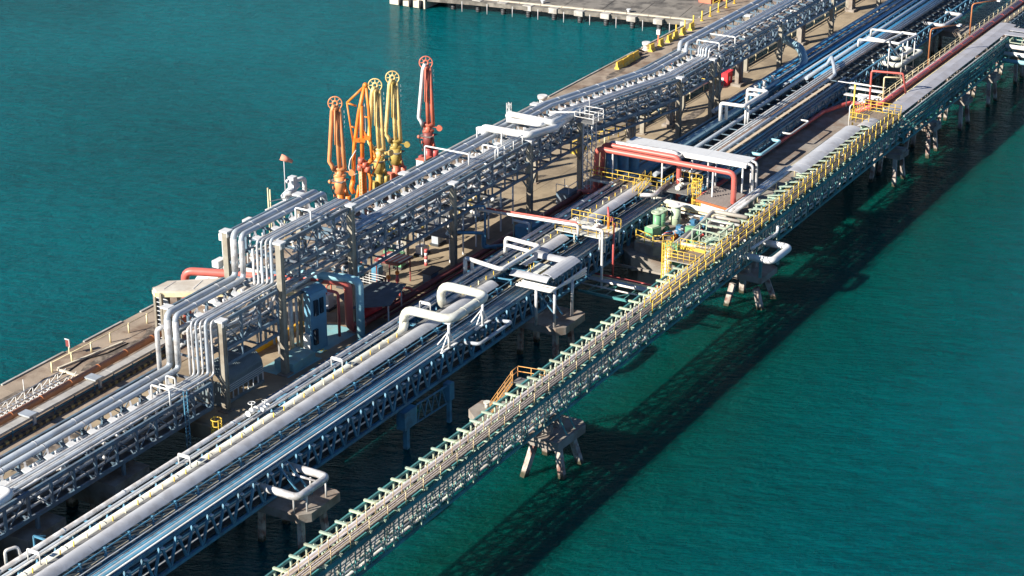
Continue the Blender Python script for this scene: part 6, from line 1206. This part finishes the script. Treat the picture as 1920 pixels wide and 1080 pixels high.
arm('leftmost loading arm, peach orange all over', 184.1, 131, PEACH, PEACH, PEACH, PEACH, ORN, -0.25)
arm('cream yellow loading arm in the middle with an olive base', 192.7, 131, ARMY, ARMY, ARMY, OCH, OCH, -0.25)
arm('taller cream yellow loading arm with a red foot', 196.5, 131, ARMY, ARMY, OCH, OCH, SALM, -0.2)
arm('separate salmon red loading arm with a white outer pipe', 204.2, 131, SALM, WHITE, SALM, DRED, REDP, -0.15)
# orange crane like arm with a triangular frame
t = Thing('loading_arm', 'bright orange loading arm with a tall triangular frame', 'loading arm', (189, 131, 5)); o_ = Vector((189.2, 131, 0))
def Q(px, py, w_=0.0): return o_ + U * ((px - 672) / 15.5) + Wv * w_ + Vector((0, 0, 5 + (378 - py) / 14.3))
for nm, pts, r in (('mast', [(671, 378), (670, 300)], 0.5), ('mast', [(671, 300), (672, 192)], 0.26), ('frame_leg', [(680, 154), (667, 205), (656, 268), (652, 330)], 0.24), ('frame_leg', [(682, 154), (686, 200), (688, 262), (690, 292)], 0.2), ('frame_beam', [(680, 156), (645, 187)], 0.14), ('frame_beam', [(645, 187), (663, 193)], 0.12), ('frame_beam', [(645, 187), (655, 265)], 0.11), ('frame_beam', [(651, 230), (659, 233)], 0.1), ('frame_beam', [(672, 235), (689, 262)], 0.14), ('frame_beam', [(677, 212), (687, 215)], 0.1), ('boom_pipe', [(690, 292), (680, 300), (668, 292)], 0.3), ('boom_pipe', [(652, 330), (648, 345), (652, 355)], 0.3), ('foot_pipe', [(683, 378), (686, 330), (678, 300)], 0.24), ('knee_link', [(688, 270), (697, 285), (692, 292)], 0.14), ('side_leg', [(655, 378), (663, 340)], 0.2), ('drop_pipe', [(706, 285), (690, 318), (684, 330)], 0.12)):
    t.part(nm, MB().tube([Q(*p) for p in pts], r, 10, 0.4), ORN)
t.part('hose', MB().tube([Q(660, 272, -0.4), Q(648, 290, -0.4), Q(645, 305, -0.4), Q(650, 320, -0.4), Q(660, 316, -0.4)], 0.07, 6), WHITE)
for p in ((672, 254), (662, 254), (682, 250)): t.part('winch', MB().beam(Q(p[0] - 6, p[1], -0.2), Q(p[0] + 6, p[1] + 1, -0.2), 0.5, 0.45), ORN)
for p in ((668, 292), (675, 300), (666, 305), (680, 308)): t.part('joint', MB().tube([Q(p[0], p[1] + 5, -0.3), Q(p[0] + 1, p[1] - 5, -0.3)], 0.38, 10), SALM)
t.part('apex_joint', MB().sphere(Q(681, 155), 0.34), ORN); t.part('sight_pole', MB().beam(Q(675, 195), Q(677, 240), 0.06, 0.06).beam(Q(678, 188), Q(679, 240), 0.06, 0.06), LBOX)
lm = MB()
for k in range(14): lm.beam(Q(665, 378 - k * 5.4, -0.6), Q(669, 378 - k * 5.4, -0.6), 0.05, 0.05)
t.part('ladder', lm.beam(Q(665, 378, -0.6), Q(665, 305, -0.6), 0.06, 0.06).beam(Q(669, 378, -0.6), Q(669, 305, -0.6), 0.06, 0.06), PYEL)
# arm foot clutter
for k, (x, y, m_, l) in enumerate(((186.6, 130.6, DARK, 'dark valve block between the two left loading arms'), (190.8, 130.2, DARK, 'dark valve block at the foot of the triangular loading arm'), (194.6, 129.8, OCH, 'olive valve block between the two cream loading arms'), (198.0, 130.0, DARK, 'dark valve block right of the taller cream loading arm'))):
    t = Thing('valve_block', l, 'machine', (x, y, 5)); t.part('body', MB().box(x - 0.6, x + 0.6, y - 0.5, y + 0.5, 5, 6.0), m_); t.part('pipe', MB().tube([(x - 1.2, y, 5.5), (x + 1.2, y, 5.5)], 0.25, 8), SALM if k % 2 else ORN); t.part('wheel', MB().torus((x, y, 6.5), (0, 0, 1), 0.35, 0.05, 10, 4), YEL)
t = Thing('arm_cabinet', 'white door cabinet with a red top left of the salmon loading arm', 'cabinet', (203, 131.6, 5)); t.part('body', MB().box(201.8, 203.6, 130.2, 131.3, 5.35, 7.2), OCH); t.part('door', MB().box(201.72, 201.8, 130.2, 131.3, 5.35, 7.2), WHITE); t.part('top', MB().box(201.7, 203.7, 130.1, 131.4, 7.2, 7.3), SALM)
for (x, y) in ((201.9, 130.3), (201.9, 131.2)): t.member('leg', (x, y, 5), (x, y, 5.35), 0.1, 0.1, WHITE)
t = Thing('hose_stand', 'small dark hose frame right of the white door cabinet', 'support frame', (206, 129.6, 5))
for i in range(4): t.member('post', (205 + i * 0.7, 129.2, 5), (205 + i * 0.7, 129.2, 6.8), 0.07, 0.07, DARK)
t.member('beam', (205, 129.2, 6.8), (207.2, 129.2, 6.8), 0.07, 0.07, DARK)
# windsock platform at the seaward side of the high rack
t = Thing('survey_platform', 'white pipe platform on legs with tanks, left of the loading arms', 'platform', (173, 131, 5))
t.part('deck', MB().box(170.6, 174.2, 130.0, 132.2, 10.1, 10.22), LBOX)
for (x, y, z) in ((170.8, 131.8, 12.9), (173.0, 130.3, 10.1), (174.0, 132, 10.1), (171.6, 132.1, 12.4)): t.member('leg', (x, y, 5), (x, y, z), 0.16, 0.16, PYEL, True)
t.member('brace', (170.7, 131.8, 10.1), (172.2, 130.2, 7.2), 0.14, 0.14, WHITE)
t.member('rail', (170.8, 131.8, 11.2), (174, 130.2, 11.2), 0.08, 0.08, WHITE)
t.part('tank', MB().tube([(172.8, 131, 11.2), (175.4, 131.0, 12.1)], 0.5, 12), LBOX); t.part('instrument', MB().box(174.2, 175.0, 130.6, 131.4, 12.0, 13.3).sphere((173.6, 131, 13.0), 0.25), LBOX)
t = Thing('gauge_vessel', 'upright white vessel with goose neck pipe beside the white platform', 'tank', (176.9, 131, 8)); t.part('shell', MB().cyl((176.9, 131, 5), 0.5, 5.6, 14), WHITE); t.part('neck', MB().tube([(176.9, 131, 10.4), (176.9, 131, 12.4), (174.9, 131.4, 12.5)], 0.28, 10, 0.5), WHITE)
pipe('white goose neck pipe in front of the upright white vessel', [(172.4, 130.8, 11.6), (176.2, 130.6, 11.0), (176.2, 130.6, 7.0), (176.2, 128, 5.6)], 0.26, WHITE, bend=0.5)
t = Thing('wire_post', 'thin white post with a stay wire right of the white vessel', 'post', (180.1, 131, 5)); t.part('post', MB().cyl((180.1, 131, 5), 0.07, 4.7, 6), WHITE); t.part('wire', MB().beam((180.1, 131, 9.6), (175.9, 131, 11.6), 0.05, 0.05), WHITE)
t = Thing('windsock', 'faded salmon windsock on a thin pole above the white platform', 'windsock', (173.1, 131, 12)); t.part('pole', MB().cyl((173.1, 131, 10.1), 0.05, 6.1, 6), LBOX)
t.part('sock', MB().tube([Vector((173.1, 131, 16.0)) - U * 0.35 + Vector((0, 0, 0.15)), Vector((173.1, 131, 15.8)) + U * 0.5, Vector((173.1, 131, 15.55)) + U * 1.0], 0.38, 12, r2=0.2), mat('windsock_cloth', (0.75, 0.30, 0.20), 0.8))
for k, (x, y, l) in enumerate(((158.0, 128.5, 'small grey instrument post rising behind the high fat pipe, nearer one'), (164.8, 130.5, 'small grey instrument frame rising behind the high fat pipe, farther one'))):
    t = Thing('instrument_post', l, 'post', (x, y, 5)); t.part('post', MB().cyl((x, y, 5), 0.12, 7.0 - k, 8).cyl((x + 0.6, y, 5), 0.1, 6.6 - k, 8), LBOX); t.part('head', MB().box(x - 0.3, x + 0.9, y - 0.3, y + 0.3, 11.4 - k, 12.2 - k), WHITE)
single('junction_box', MB().box(143.4, 144.7, 117.4, 118.2, 15.4, 16.1), WHITE, 'white box fixed to the upper tan column at the fat risers', 'box')
t = Thing('dinghy', 'small dark blue work raft floating in the gap below the green bridge', 'raft', (112.6, 88.5, 0)); t.part('hull', MB().prism([(110.6, 88), (112, 87.2), (114, 87.4), (114.2, 89), (112, 89.6)], -0.1, 0.5), mat('navy_hull', (0.01, 0.04, 0.16), 0.5)); t.part('load', MB().box(112, 113.2, 88, 88.8, 0.5, 0.9).sphere((111.6, 88.6, 0.7), 0.3), SKYB)
